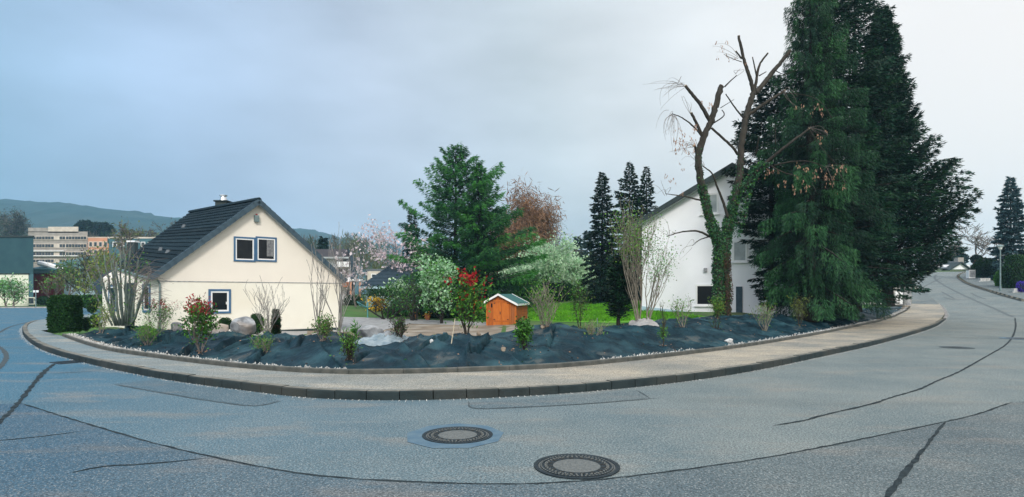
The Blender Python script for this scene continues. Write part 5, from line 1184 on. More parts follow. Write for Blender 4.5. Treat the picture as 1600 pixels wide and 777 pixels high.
# middle distance
tree('magnolia', 'magnolia in pale pink blossom behind the hipped bungalow', 612, 346, 470, 58, 56, M['twig'], 4, 3, (6, 5, 5), .15, .8, .4, .2, leaf=M['pink'], nleaf=1500, size=.27, lw=.75, lr=.28, lname='blossom')
tree('magnolia', 'smaller magnolia spray with few blossoms left of the pink one', 556, 395, 478, 22, 50, M['twig'], 14, 3, (4, 4, 3), .09, .8, .4, .2, leaf=M['pink'], nleaf=160, size=.26, lw=.75, lr=.2, lname='blossom')
tree('birch_tree', 'big leafless birch with reddish brown hanging twigs', 816, 284, 470, 46, 72, M['barkpale'], 8, 3, (9, 6, 5), .22, .5, .7, .22, leaf=M['birch'], nleaf=24000, size=.75, lw=.10, lr=.55, hang=.9, lname='hanging_twigs')
tree('bare_tree', 'grey leafless tree right of the brown birch', 868, 345, 460, 34, 90, M['twig'], 9, 3, (7, 6, 5), .2, .7, .4, .3, leaf=M['greytwig'], nleaf=5000, size=.8, lw=.08, lr=.6, lname='twigs')
for i, (x, yt, hw_, nl, yd, l_) in enumerate([(852, 372, 44, 11000, 58, 'wide fruit tree in white blossom in front of the brown birch'), (893, 388, 32, 6500, 62, 'round fruit tree in white blossom beside the dark spruces')]):
    tree('blossom_tree', l_, x, yt, 470, hw_, yd, M['barkdark'], 20 + i, 3, (7, 6, 5), .17, .95, .25, .25, mats=[M['whiteblossom'], M['whiteflower']], fr=[.75, .25], nleaf=nl, size=.22, lw=.8, lr=.33, lname='blossom')
tree('blossom_tree', 'low white blossoming tree behind the shed roof', 812, 412, 466, 22, 66, M['barkdark'], 24, 3, (5, 5, 4), .1, .9, .3, .2, mats=[M['whiteblossom'], M['green']], fr=[.6, .4], nleaf=2500, size=.24, lw=.8, lr=.4, lname='blossom')
# white flowering viburnum by the red shrub
b = gg(690, 506)
tree('flowering_shrub', 'tall white flowering shrub left of the red topped shrub', 692, 396, 506, 26, b.y, M['barkdark'], 31, 3, (6, 5, 4), .05, .7, .6, .1, mats=[M['whiteflower'], M['green'], M['whiteblossom']], fr=[.6, .28, .12], nleaf=5200, size=.16, lw=.8, lr=.2, stems=3, cat='shrub', lname='foliage', basep=b)
tree('flowering_shrub', 'low white flowering shrub behind the dark stemmed shrub', 628, 440, 492, 26, 47, M['barkdark'], 33, 2, (6, 5), .04, .8, .4, .1, mats=[M['whiteblossom'], M['green']], fr=[.55, .45], nleaf=1800, size=.22, lw=.8, lr=.25, stems=3, cat='shrub', lname='foliage')
tree('forsythia', 'yellow forsythia glimpsed between dark stems', 588, 462, 492, 14, 48.5, M['barkdark'], 34, 2, (5, 5), .04, .8, .4, .1, leaf=M['orangeleaf'], nleaf=650, size=.2, lw=.7, lr=.22, stems=3, cat='shrub', lname='blossom')
# dark shrub with clear stems and flat top; arching shrub
b = gg(606, 499)
r_, l_, t_ = tree('dark_shrub', 'dark flat topped shrub with bare spreading stems before the bungalow', 604, 452, 499, 36, b.y, M['barkdark'], 41, 3, (3, 3, 3), .07, .55, .7, .5, leaf=None, stems=6, fan=.8, cat='shrub', basep=b)
zt_ = PZ(463, b.y); T = [(np.array(p), d) for p, d in t_ if p[2] > zt_ - .3]; leaves(r_, T, 3000, M['hedge'], .15, .5, .22, 'foliage', zr=(zt_, 99))
b = gg(647, 501)
tree('arching_shrub', 'tall arching shrub with thin green leaves left of the white flowering one', 650, 416, 501, 40, b.y, M['bark'], 43, 3, (4, 3, 3), .08, .85, .35, .2, mats=[M['green'], M['spruce']], fr=[.5, .5], nleaf=1500, size=.13, lw=.4, lr=.25, stems=4, fan=.6, cat='shrub', lname='foliage', basep=b)
# ------------------------------------------------------------------ hedges and rounded bushes
def blob(name, label, c, sx, sy, sz_, n, m, size, cat='bush', group=None, box=False, mats=None, fr=None, inner=M['joint'], lw=.5):
    root = thing(name, label, cat, c, group)
    bm = bmesh.new()
    if box: bmesh.ops.create_cube(bm, size=2); bmesh.ops.subdivide_edges(bm, edges=bm.edges[:], cuts=3, use_grid_fill=True)
    else: bmesh.ops.create_icosphere(bm, subdivisions=2, radius=1)
    for v in bm.verts:
        if box: v.co = v.co / sum(abs(c_) ** 6 for c_ in v.co) ** (1 / 6)
        q = Vector(v.co) * (.90 + .04 * math.sin(v.co.x * 9 + v.co.z * 7)); v.co = (q.x * sx, q.y * sy, (q.z + 1) * sz_ * .98)
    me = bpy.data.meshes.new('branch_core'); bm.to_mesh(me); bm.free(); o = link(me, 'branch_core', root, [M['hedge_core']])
    if box:
        f_ = rng.integers(0, 5, n); p = rng.uniform(-1, 1, (n, 3)); ar = rng.uniform(.93, 1.03, n)
        for k, (a_, s_) in enumerate(((0, 1), (0, -1), (1, 1), (1, -1), (2, 1))): p[f_ == k, a_] = s_
        p = p / (np.sum(np.abs(p) ** 6, 1) ** (1 / 6))[:, None] * (ar + .03 * np.sin(p[:, 0] * 9 + p[:, 2] * 7))[:, None]
        nr = np.zeros((n, 3))
        for k, (a_, s_) in enumerate(((0, 1), (0, -1), (1, 1), (1, -1), (2, 1))): nr[f_ == k, a_] = s_
    else:
        p = unit(rng.normal(size=(n, 3))); nr = p.copy(); lump = 1 + .09 * np.sin(p[:, 0] * 7 + 1) * np.sin(p[:, 2] * 6) + .06 * np.sin(p[:, 1] * 11 + p[:, 0] * 5); p = p * (rng.uniform(.9, 1.05, n) * lump)[:, None]
    pos = np.stack([c[0] + p[:, 0] * sx, c[1] + p[:, 1] * sy, c[2] + (p[:, 2] + 1) * sz_], 1); d = nr * .8 + rng.normal(0, .6, (n, 3)); d[:, 2] += .25
    ms = mats or [m]; mi = rng.choice(len(ms), n, p=fr) if mats else None
    qmesh('foliage', cards(pos - d * size * .3, d, size * rng.uniform(.6, 1.3, n), size * lw * rng.uniform(.7, 1.2, n)), n, ms, root, mi); return root
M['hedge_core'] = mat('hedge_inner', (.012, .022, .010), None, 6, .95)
def pblob(name, label, x0, x1, y0, y1, Yd, n, m, size, dy=None, **k):
    s_ = Yd / FPX; w_ = (x1 - x0) / 2 * s_; h_ = (y1 - y0) / 2 * s_; c = P((x0 + x1) / 2, y1, Yd); return blob(name, label, c, w_, dy or w_ * .8, h_, n, m, size, **k)
pblob('clipped_hedge', 'dark clipped square hedge at the left end of the planted bank', 85, 119, 463, 521, 21.6, 15000, None, .075, box=True, cat='hedge', mats=[M['hedge'], M['hedgetip']], fr=[.9, .1], dy=.4)
# bright new shoots along its top
pblob('ball_bush', 'small clipped green ball bush left of the tall grey boulder', 342, 362, 497, 517, 21, 1800, M['hedge'], .05)
pblob('ball_bush', 'dark egg shaped bush right of the tall grey boulder', 389, 412, 491, 522, 19.8, 2600, M['hedge'], .05)
pblob('ball_bush', 'dark ball shaped topiary behind the clipped hedge', 137, 151, 470, 489, 26, 900, M['hedge'], .07)
pblob('ball_bush', 'small low dark topiary right of the clipped hedge', 128, 141, 496, 517, 23, 900, M['hedge'], .06)
pblob('ball_bush', 'second low dark topiary beside the coppiced shrub', 142, 154, 491, 506, 25, 900, M['hedge'], .06)
# hedges behind the lawn
pblob('garden_hedge', 'dark green hedge behind the lawn right of the shed', 838, 905, 444, 474, 58, 6000, M['hedge'], .22, cat='hedge', dy=2)
pblob('garden_hedge', 'loose green bush behind the shed roof', 802, 850, 440, 474, 50, 4200, M['green'], .2, cat='bush', dy=1.6, mats=[M['green'], M['hedge']], fr=[.6, .4])
pblob('garden_hedge', 'low dark hedge at the foot of the three spruces', 900, 950, 452, 474, 60, 3000, M['hedge'], .22, cat='hedge', dy=2)
pblob('garden_bush', 'bright green bush behind the gravel path under the big spruce', 640, 700, 470, 501, 44, 3600, None, .16, dy=1.2, mats=[M['green'], M['hedge']], fr=[.5, .5])
pblob('garden_bush', 'green bush left of the orange shed', 738, 764, 470, 508, 39, 2400, None, .14, dy=1.0, mats=[M['green'], M['lime']], fr=[.7, .3])
pblob('garden_bush', 'dark undergrowth bush behind the white flowering shrub', 655, 712, 462, 503, 41, 3600, M['hedge'], .18, dy=1.0)
pblob('garden_bush', 'low green bush right of the clothes dryer', 600, 645, 478, 498, 43, 1800, None, .16, dy=.9, mats=[M['green'], M['lime']], fr=[.7, .3])
pblob('garden_bush', 'dark shrub mass under the porch of the balcony house', 536, 566, 462, 490, 56, 1500, M['hedge'], .22, dy=1.2)
# street right side hedges
for (x0, x1, y0, y1, yd, m_, l_, nm) in [(1523, 1562, 404, 440, 62, 'hedge', 'dark hedge row beside the pavement left of the street lamp', 'garden_hedge'), (1568, 1606, 400, 462, 50, 'hedge', 'big rounded dark hedge right of the street lamp', 'garden_hedge'),
                                         (1520, 1537, 408, 436, 66, 'ivyred', 'brownish bush next to the utility cabinet', 'garden_bush'), (1518, 1534, 399, 412, 72, 'dark', 'dark rounded tree top above the brownish bush', 'garden_bush'),
                                         (1556, 1574, 424, 452, 52, 'green', 'low green bush at the foot of the street lamp', 'garden_bush'), (1590, 1615, 392, 425, 60, 'yellowgreen', 'yellow green hedge behind the big rounded hedge', 'garden_hedge')]:
    pblob(nm, l_, x0, x1, y0, y1, yd, int(500 * (x1 - x0) ** .7), M[m_], .16, cat='hedge' if 'hedge' in nm else 'bush')
for (x0, x1, y0, y1, l_) in ((1530, 1546, 437, 443.5, 'low pale stone wall under the dark hedge row'), (1582, 1602, 452, 461, 'low pale stone wall under the purple flowers')):
    b = g((x0 + x1) / 2, y1 - 2); s_ = b.y / FPX; rt = thing('garden_wall', l_, 'wall', b); n = 5
    for k in range(n):
        xa = -(x1 - x0) / 2 * s_ + (x1 - x0) * s_ * k / n
        for r_ in range(2): MB().box((b.x + xa + .01 + .1 * r_, b.y, b.z - .1 + r_ * .27), (b.x + xa + (x1 - x0) * s_ / n - .01 + .1 * r_, b.y + .3, b.z + .16 + r_ * .25)).build('stone', M['stonechip'], rt)
pblob('purple_flowers', 'cushion of purple flowers hanging over the low wall at the right edge', 1589, 1603, 440, 457, 46.5, 900, M['purple'], .09, cat='flowers')
# bare trees behind the right side
for (x, yt, yb, hw_, yd, sd_, l_) in ((1474, 352, 424, 30, 112, 51, 'bare tree beside the roof at the top of the street'), (1526, 346, 424, 34, 105, 52, 'wide bare tree right of the far roof'), (1560, 362, 424, 22, 100, 53, 'thin bare tree behind the blue green spruce')):
    tree('bare_tree', l_, x, yt, yb, hw_, yd, M['twig'], sd_, 4, (5, 4, 4, 3), .20, .85, .3, .3, minr=.035)

# ------------------------------------------------------------------ the pruned bare tree with ivy
BY = bank(1126, 496).y
ib = bank(1126, 497, .1); it = thing('ivy_tree', 'pruned bare tree with two ivy wrapped trunks in front of the white house', 'tree', ib)
UP = BY / FPX
def line3(pts, dy0=0., dy1=0.):
    n = len(pts); return [P(x, y, BY + dy0 + (dy1 - dy0) * i / max(n - 1, 1)) for i, (x, y) in enumerate(pts)]
def limb(pts, r0, r1, dy0=0., dy1=0., name='limb', m='bark', cut=True, n=8, wob=.08, nsm=2):
    L3 = resample(smooth(line3(pts, dy0, dy1), nsm), .10); k = len(L3)
    L3 = [p + Vector((random.uniform(-1, 1), 0, random.uniform(-1, 1))) * r0 * UP * .10 for p in L3]
    mb = MB(); mb.tube(L3, [(r0 + (r1 - r0) * i / (k - 1)) * UP * .84 for i in range(k)], n, wob=wob); o = mb.build(name, M[m], it, True)
    if cut:
        d = (L3[-1] - L3[-2]).normalized(); cb_ = MB(); cb_.tube([L3[-1] - d * .004, L3[-1] + d * .012], [r1 * UP * .82, r1 * UP * .76], n); cb_.build('cut_end', M['cutwood'], o)
    return L3
A1 = limb([(1127, 500), (1124, 470), (1122, 430), (1124, 395), (1124, 377), (1114, 357), (1104.5, 323), (1095.5, 287), (1092, 267), (1090.5, 241), (1102, 207), (1110.5, 192), (1117, 170), (1127, 135)], 9, 5, 0, -.5, 'trunk', wob=.12)
A2 = limb([(1131, 500), (1134, 470), (1132, 430), (1131, 395), (1137, 353), (1144, 330), (1157, 274), (1157, 241), (1161, 207), (1167.5, 174), (1178, 144)], 9, 5.2, 0, .5, 'trunk', cut=False, wob=.12)
for a in [([(1110.5, 192), (1105.5, 182), (1094, 162), (1080, 145.5), (1071, 134)], 4, 2.6, -.4, -.9), ([(1098, 214), (1090.5, 197), (1080, 176.5)], 3.2, 2.4, -.4, -.7), ([(1090, 247), (1086.5, 229), (1084, 228)], 3, 2.2, -.3, -.6),
          ([(1178, 146), (1172.5, 123.7), (1164, 100), (1159, 80), (1154, 56)], 4, 2.4, .5, .2), ([(1181, 146), (1194, 130), (1211, 108.6), (1235, 79.5)], 4.8, 3.4, .5, .9), ([(1179, 144), (1182.5, 120), (1186, 100), (1200, 83)], 3, 1.6, .5, .4),
          ([(1164, 184), (1177.5, 174), (1194, 162), (1226, 142)], 3.4, 2.2, .4, .1), ([(1160, 300), (1181, 267.6), (1197.6, 254), (1221, 234), (1264.5, 201)], 4, 1.7, .3, -1.2), ([(1159, 92), (1150, 80)], 1.7, 1.3, .2, .1), ([(1182, 118.7), (1176, 89.5)], 1.5, 1.0, .4, .2)]:
    limb(*a)
for a in [([(1152, 241), (1147, 232.5), (1127, 214), (1112, 200.7)], 2.6, 2.2, .3, -.4), ([(1097, 214), (1087, 200.6), (1067, 184), (1050, 178)], 2, .8, -.4, -1), ([(1132, 136), (1140, 128), (1151, 118)], 1.4, .8, -.5, -.8), ([(1186, 118.7), (1197.6, 112)], 1.2, .8, .4, .3),
          ([(1161, 184), (1147, 167), (1134, 147)], 1.7, 1.0, .4, -.2), ([(1115.6, 192), (1134, 180.6), (1128, 172)], 1.4, .8, -.5, -.9), ([(1125.6, 169), (1147, 155.5)], .8, .4, -.5, -.9), ([(1109, 370), (1090.5, 360), (1064, 362), (1044, 369)], 2.4, .8, -.1, -1.2),
          ([(1107, 370), (1092, 375), (1082, 384)], 1.4, .5, -.1, -.7), ([(1094, 313), (1070, 307), (1040, 303)], 1.8, .6, -.3, -1), ([(1137, 340), (1127, 307), (1119, 290), (1114, 271), (1097, 259)], 3, 1.0, .1, -.8), ([(1207.6, 259), (1234, 252.5), (1264.5, 251), (1290, 262)], 1.7, .5, -.2, -1.3),
          ([(1200, 256), (1212, 264), (1228, 271), (1248, 276)], 1.5, .5, -.2, -1), ([(1181, 241), (1186, 214)], 1.8, 1.2, .3, -.2), ([(1211, 110), (1225, 118), (1244, 110)], 1.0, .4, .6, .2), ([(1159, 97), (1144, 92), (1131, 85)], .8, .4, .2, 0),
          ([(1226, 146), (1262, 148), (1285, 160), (1300, 185)], .7, .4, .1, -1), ([(1160, 300), (1150, 320), (1142, 350)], 3, 3, .3, .1), ([(1212, 226), (1211, 198)], .9, .5, -.4, -.6), ([(1264, 201), (1285, 235), (1320, 270)], .6, .35, -1.2, -1.4)]:
    limb(*a, cut=False, n=5, name='branch')
tw = MB(); rr_ = np.random.default_rng(9)
def twig(x0, y0, dx, dy, cx, cy, dyy, r=.32):
    pts = []
    for k in range(8):
        t = k / 7; x = x0 + dx * t + cx * 4 * t * (1 - t); y = y0 + dy * t + cy * 4 * t * (1 - t); pts.append(P(x, y, BY + dyy * (.5 + t)))
    tw.tube(pts, [r * UP * (1 - .6 * k / 7) for k in range(8)], 4, cap=False)
for (x0, y0, x1, y1, n_) in ((1071, 134, 1015, 145, 9), (1060, 130, 1040, 160, 6), (1050, 178, 1040, 210, 9), (1052, 180, 1058, 230, 8), (1044, 369, 1030, 350, 4), (1040, 303, 1020, 290, 4), (1097, 259, 1075, 240, 5), (1151, 118, 1160, 100, 3), (1290, 262, 1322, 290, 6), (1264, 201, 1300, 215, 5), (1248, 276, 1275, 290, 4), (1084, 228, 1060, 235, 8), (1080, 176, 1060, 150, 4), (1154, 90, 1120, 75, 4), (1226, 142, 1250, 170, 4), (1082, 384, 1060, 400, 3)):
    for _ in range(n_):
        twig(x0 + rr_.normal(0, 2), y0 + rr_.normal(0, 2), (x1 - x0) * rr_.uniform(.5, 1.25) + rr_.normal(0, 7), (y1 - y0) * rr_.uniform(.4, 1.2) + rr_.normal(0, 9), rr_.normal(0, 5), -abs(rr_.normal(0, 7)), rr_.normal(-.4, .5))
o = tw.build('twigs', M['twig'], it); o['kind'] = 'stuff'
# ivy on both trunks
def along(L3, n, r, z0=None, z1=None, pw=1.0, lo=0, hi=1):
    A = np.array([tuple(p) for p in L3]); t = (lo + (hi - lo) * rng.uniform(0, 1, n) ** pw) * (len(A) - 1); i = np.clip(t.astype(int), 0, len(A) - 2); p = A[i] + (A[i + 1] - A[i]) * (t - i)[:, None]
    v = unit(rng.normal(size=(n, 3)) * np.array([1, 1, .3])); return p + v * (r * rng.uniform(.75, 1.15, n))[:, None], v
ps = []; vs_ = []
for (L_, n, r, lo, hi, pw) in ((A1, 4200, .22, 0, .42, 1), (A1, 2400, .145, .36, .58, 1.1), (A1, 300, .11, .58, .74, 1.3), (A2, 3600, .20, 0, .5, 1), (A2, 2000, .17, .36, .58, 1.2), (A2, 250, .12, .58, .72, 1.6)):
    p, v = along(L_, n, r, lo=lo, hi=hi, pw=pw); ps.append(p); vs_.append(v)
p, v = along(line3([(1148, 370), (1158, 330), (1168, 290), (1182, 264), (1196, 254)], .2, -.3), 1300, .22); ps.append(p); vs_.append(v)
ps = np.concatenate(ps); v = np.concatenate(vs_); d = v * .5 + rng.normal(0, .4, v.shape); d[:, 2] -= .7
qmesh('ivy', cards(ps, d, rng.uniform(.05, .10, len(ps)), rng.uniform(.045, .08, len(ps))), len(ps), [M['ivy'], M['green'], M['ivyred']], it, rng.choice(3, len(ps), p=[.86, .10, .04]))
p, v = along(line3([(1136, 497), (1140, 460), (1137, 420), (1136, 395)], -.32, -.3), 900, .13); d = v * .3; d[:, 2] -= 1
qmesh('rusty_ivy', cards(p, d, .08, .03), len(p), M['ivyred'], it)
# tan seed clusters hanging from the twigs
cs = []
for (x0, x1, y0, y1, n_, dyy) in ((1048, 1088, 195, 238, 34, -.9), (1040, 1068, 250, 300, 7, -.8), (1225, 1325, 252, 302, 40, -1.3), (1243, 1292, 148, 222, 13, -1), (1115, 1168, 62, 96, 9, 0), (1185, 1230, 262, 292, 8, -.6), (1095, 1115, 155, 175, 4, -.7)):
    for _ in range(n_): cs.append(P(rr_.uniform(x0, x1), rr_.uniform(y0, y1), BY + dyy + rr_.normal(0, .3)))
pp = []; dd_ = []
for c in cs:
    for _ in range(5): pp.append(tuple(c + Vector((random.uniform(-.05, .05), random.uniform(-.05, .05), random.uniform(-.1, .06))))); dd_.append((random.uniform(-.3, .3), random.uniform(-.3, .3), -1))
qmesh('seed_clusters', cards(np.array(pp), np.array(dd_), .10, .036), len(pp), M['seed'], it)['kind'] = 'stuff'

# ------------------------------------------------------------------ shrubs planted on the bank
def shrub(name, label, px, ytop, ybase, hw, stems, seed, leafs, bark='twig', cat='shrub', lev=2, nb=(4, 3), r0=.012, spread=.45, up=.9, curl=.25, fan=.3, lean=(0, 0), minr=.004, extra=0, zrange=None, at=None):
    b = at or bank(px, ybase); s_ = b.y / FPX; H = (ybase - ytop) * s_ + .03; root = thing(name, label, cat, b)
    l_, t_ = grow(b - Vector((0, 0, .04)), H, spread, lev, nb, r0, seed, .25, up, curl, stems, lean, fan); l_, t_ = fit(l_, t_, b, H, hw * s_)
    br = MB()
    cur = None
    for pts, rr, lv in l_:
        if lv == 0 and stems <= 14: mb = MB(); mb.tube(pts, [max(x, minr * 1.2) for x in rr], 6, cap=False); mb.build('stem', M[bark], root, True)
        else: br.tube(pts, [max(x, minr) for x in rr], 4, cap=False)
    if br.v: o = br.build('twigs', M[bark], root); o['kind'] = 'stuff'
    # tips for leaves, also spread down the stems
    T = list(t_)
    for pts, rr, lv in l_:
        for q in pts[2:]: T.append((q, np.array([0, 0, .6])))
    for (nm, m, n, sz, lw, r, z0, z1) in leafs:
        zz = (b.z + H * z0, b.z + H * z1); TT = [t for t in T if zz[0] - .02 <= t[0][2] <= zz[1] + .02] or T
        ms = m if isinstance(m, list) else [m]; oo = leaves(root, TT, n, None, sz, lw, r, nm, mats=[M[x] for x in ms], fr=[1 / len(ms)] * len(ms), zr=(b.z - .02, zz[1] + .15))
        if oo and (nm.startswith('red') or nm in ('buds', 'foot', 'brown_leaves')): oo['kind'] = 'stuff'
    return root
# left to right
shrub('yellow_green_shrub', 'small yellow green shrub at the left end of the bank beside the coppiced stems', 158, 470, 522, 11, 4, 101, [('foliage', ['lime', 'yellowgreen'], 900, .055, .5, .07, .25, 1)])
shrub('feathery_shrub', 'feathery bright green low shrub left of the first red tipped shrub', 231, 500, 537, 22, 7, 102, [('foliage', ['green', 'lime'], 1500, .07, .2, .06, .05, 1)], fan=.9, spread=.7)
shrub('red_tipped_shrub', 'open red tipped shrub nearest the left corner of the cream house', 250, 466, 519, 22, 6, 103, [('foliage', ['laurel', 'green'], 700, .085, .42, .07, .1, .95), ('red_shoots', 'red', 260, .08, .42, .05, .72, 1.1)], fan=.6)
shrub('red_tipped_shrub', 'tall dense red tipped shrub standing before the low window of the cream house', 313, 464, 550, 20, 6, 104, [('foliage', ['laurel', 'green', 'laurel'], 1900, .085, .45, .08, .0, .85), ('red_shoots', 'red', 620, .085, .42, .06, .72, 1.1), ('red_leaves', 'red', 60, .08, .42, .12, .1, .5)], fan=.35)
shrub('bare_shrub', 'leafless grey fan shaped shrub before the right half of the cream house', 418, 432, 521, 27, 9, 105, [('buds', 'twig', 60, .03, .5, .01, .3, 1)], 'twigpale', fan=.55, r0=.010, nb=(3, 3), minr=.004)
shrub('feathery_shrub', 'small feathery green shrub below the dark columnar conifer', 413, 520, 552, 17, 5, 106, [('foliage', ['green', 'lime'], 650, .06, .2, .05, .1, 1)], fan=.9, spread=.8)
shrub('thin_green_shrub', 'thin pale green shrub beside the dark columnar conifer', 416, 496, 527, 9, 4, 126, [('foliage', ['lime', 'green'], 260, .05, .5, .05, .1, 1)])
shrub('leafy_shrub', 'small round leafed shrub before the right corner of the cream house', 505, 489, 533, 13, 8, 107, [('foliage', ['green', 'olive'], 850, .055, .6, .06, .2, 1)])
shrub('tall_bare_shrub', 'tall bare shrub with long arching grey stems at the right corner of the cream house', 530, 345, 522, 36, 9, 108, [('buds', ['twig', 'pink'], 70, .045, .6, .015, .3, 1)], 'twigpale', fan=.34, r0=.014, nb=(2, 3), lean=(.08, 0), curl=.35, minr=.005)
shrub('tall_bare_shrub', 'slightly lower bare shrub with upright grey stems left of the tallest one', 498, 372, 523, 16, 6, 109, [('buds', 'twig', 40, .03, .5, .01, .3, 1)], 'twigpale', fan=.24, r0=.014, nb=(2, 2), curl=.4, minr=.005)
shrub('green_clump', 'upright clump of bright green stems with a dark foot, right of the cream house', 546, 512, 562, 11, 14, 110, [('foliage', ['green', 'lime'], 700, .07, .22, .04, .15, 1), ('foot', 'barkdark', 260, .07, .25, .07, 0, .35)], 'barkdark', fan=.18, nb=(3, 2), r0=.010)
shrub('reed_tuft', 'few broad green blades beside the green stem clump', 557, 506, 526, 4, 5, 111, [('foliage', ['green'], 90, .16, .16, .02, .2, 1)], 'green', fan=.2, lev=1, nb=(2,))
shrub('red_stemmed_shrub', 'narrow shrub with red brown stems and green top behind the plastic sheet', 625, 487, 533, 12, 12, 112, [('foliage', ['green', 'hedge'], 480, .06, .3, .05, .35, 1), ('brown_leaves', 'ivyred', 160, .05, .4, .05, 0, .6)], 'bark', fan=.28, r0=.010)
shrub('red_topped_shrub', 'tall shrub with big red flower heads and light green leaves, left of the orange shed', 730, 424, 524, 24, 5, 113, [('foliage', ['green', 'lime', 'laurel'], 1250, .11, .42, .12, .18, .92), ('red_flowers', 'flowerred', 430, .10, .55, .06, .84, 1.06), ('red_flowers', 'flowerred', 110, .09, .55, .08, .35, .7)], 'bark', fan=.35, r0=.022)
shrub('laurel_shrub', 'dense dark glossy laurel on the fabric in front of the orange shed', 820, 499, 546, 10, 5, 114, [('foliage', ['laurel', 'laurel', 'green'], 1500, .085, .45, .06, .02, 1)], 'barkdark', fan=.25)
shrub('light_stemmed_shrub', 'tall fine shrub with straight pale stems right of the orange shed', 852, 430, 511, 27, 10, 115, [('foliage', ['green', 'lime'], 800, .06, .45, .12, .25, 1)], 'barkpale', fan=.45, r0=.014, nb=(4, 3))
shrub('young_tree', 'slim young dark leafed tree in front of the lawn', 906, 437, 507, 11, 2, 116, [('foliage', ['hedge', 'green', 'olive'], 800, .075, .5, .10, .15, 1)], 'bark', fan=.1, r0=.018)
shrub('tiny_shrub', 'small thin pale green shrub over the dark hole in the fabric', 925, 498, 532, 22, 6, 117, [('foliage', ['green', 'lime', 'yellowgreen'], 330, .05, .45, .08, .2, 1)], 'barkpale', fan=.7)
shrub('serviceberry', 'tall multi stemmed serviceberry with fresh green leaves left of the white house', 997, 298, 500, 34, 7, 118, [('foliage', ['green', 'lime', 'olive'], 2300, .07, .55, .17, .5, 1)], 'barkpale', fan=.14, r0=.026, nb=(4, 3), lev=3, lean=(-.02, 0), spread=.3)
shrub('serviceberry', 'lower airy serviceberry stems leaning right over the white house wall', 1012, 352, 500, 38, 5, 119, [('foliage', ['green', 'olive', 'whiteflower'], 1300, .06, .6, .14, .45, 1)], 'barkpale', fan=.25, r0=.022, nb=(4, 3), lean=(.14, 0), spread=.4)
shrub('thin_sapling', 'thin upright sapling with green foot below the white house corner', 1037, 472, 541, 6, 2, 120, [('foliage', ['green', 'lime'], 220, .06, .5, .06, .0, .35), ('foliage', 'olive', 70, .045, .5, .04, .4, 1)], 'bark', fan=.08, r0=.012)
shrub('open_shrub', 'open light green shrub in front of the low white house wall', 1068, 462, 514, 18, 4, 121, [('foliage', ['green', 'lime'], 420, .06, .55, .07, .2, 1)], 'barkpale', fan=.5)
shrub('box_shrub', 'bright green shrub at the foot of the ivy tree', 1121, 462, 498, 9, 6, 122, [('foliage', ['lime', 'green', 'yellowgreen'], 1100, .055, .55, .07, .02, 1)], 'bark', fan=.25)
shrub('pale_stemmed_shrub', 'small shrub with white stems on the fabric under the green spruce', 1196, 470, 517, 17, 6, 123, [('foliage', ['lime', 'yellowgreen', 'green'], 420, .055, .5, .07, .3, 1)], 'barkpale', fan=.5, r0=.014)
shrub('yellow_shrub', 'small yellowish shrub on the fabric right of the white stemmed one', 1249, 462, 509, 13, 5, 124, [('foliage', ['yellowgreen', 'olive'], 700, .06, .4, .07, .15, 1)], 'bark', fan=.5)
shrub('tiny_shrub', 'tiny green sprig on the fabric below the ivy tree foot', 1119, 492, 518, 8, 3, 125, [('foliage', ['hedge', 'green'], 120, .05, .4, .04, .1, 1)], 'bark', fan=.5)
# coppiced shrub with thick grey stems, left
cb = bank(192, 508); s_ = cb.y / FPX + .0; cop = thing('coppiced_shrub', 'large coppiced shrub with many thick grey green stems between the hedge and cream house', 'shrub', cb); r3_ = np.random.default_rng(77); tips_ = []
tw = MB()
for (x0, x1, y1, dy, r) in [(196, 196, 397, 0, .9), (188, 176, 402, .2, 1), (184, 163, 398, -.3, .9), (200, 203, 392, .3, 1), (192, 187, 392, .6, .9), (180, 152, 412, .4, .8), (205, 228, 440, -.3, 1), (204, 216, 405, .5, .8), (176, 136, 424, 0, .7), (186, 145, 400, .7, .6), (198, 213, 425, .9, .7), (190, 170, 388, 1.0, .7), (206, 234, 428, .5, .6), (201, 192, 384, -.5, .6), (183, 157, 430, -.6, .8), (194, 181, 410, -.7, 1)]:
    pts = []
    for k in range(7):
        t = k / 6; pts.append(P(x0 + (x1 - x0) * t ** .85 + r3_.normal(0, .8), 509 + (y1 - 509) * t, cb.y + dy * t))
    mb = MB(); mb.tube(pts, [r * 2.1 * s_ * (1 - .45 * k / 6) for k in range(7)], 7); mb.build('stem', M['twigblue'], cop, True); tips_.append((pts[-1], r)); 
    for _ in range(7):
        q = pts[r3_.integers(3, 7)]; d = Vector((r3_.normal(0, .5), r3_.normal(0, .4), 1)).normalized(); ln_ = r3_.uniform(.3, .8); tw.tube([q, q + d * ln_ * .5 + Vector((r3_.normal(0, .05), 0, 0)), q + d * ln_ + Vector((r3_.normal(0, .12), 0, 0))], [.010, .007, .004], 4, cap=False)
for _ in range(60):        # fine drooping side shoots towards the house
    q = P(r3_.uniform(205, 225), r3_.uniform(420, 480), cb.y + r3_.uniform(-.5, .5)); e_ = q + Vector((r3_.uniform(.3, 1.2), 0, r3_.uniform(-.2, .5))); m_ = (q + e_) / 2 + Vector((0, 0, .15)); tw.tube([q, m_, e_], [.008, .006, .003], 4, cap=False)
o = tw.build('twigs', M['twig'], cop); o['kind'] = 'stuff'
pos = np.array([tuple(P(r3_.uniform(140, 235), r3_.uniform(395, 505), cb.y + r3_.uniform(-.5, 1))) for _ in range(900)]); qmesh('foliage', cards(pos, rng.normal(size=pos.shape), .07, .04), len(pos), [M['green'], M['olive']], cop, rng.choice(2, len(pos)))
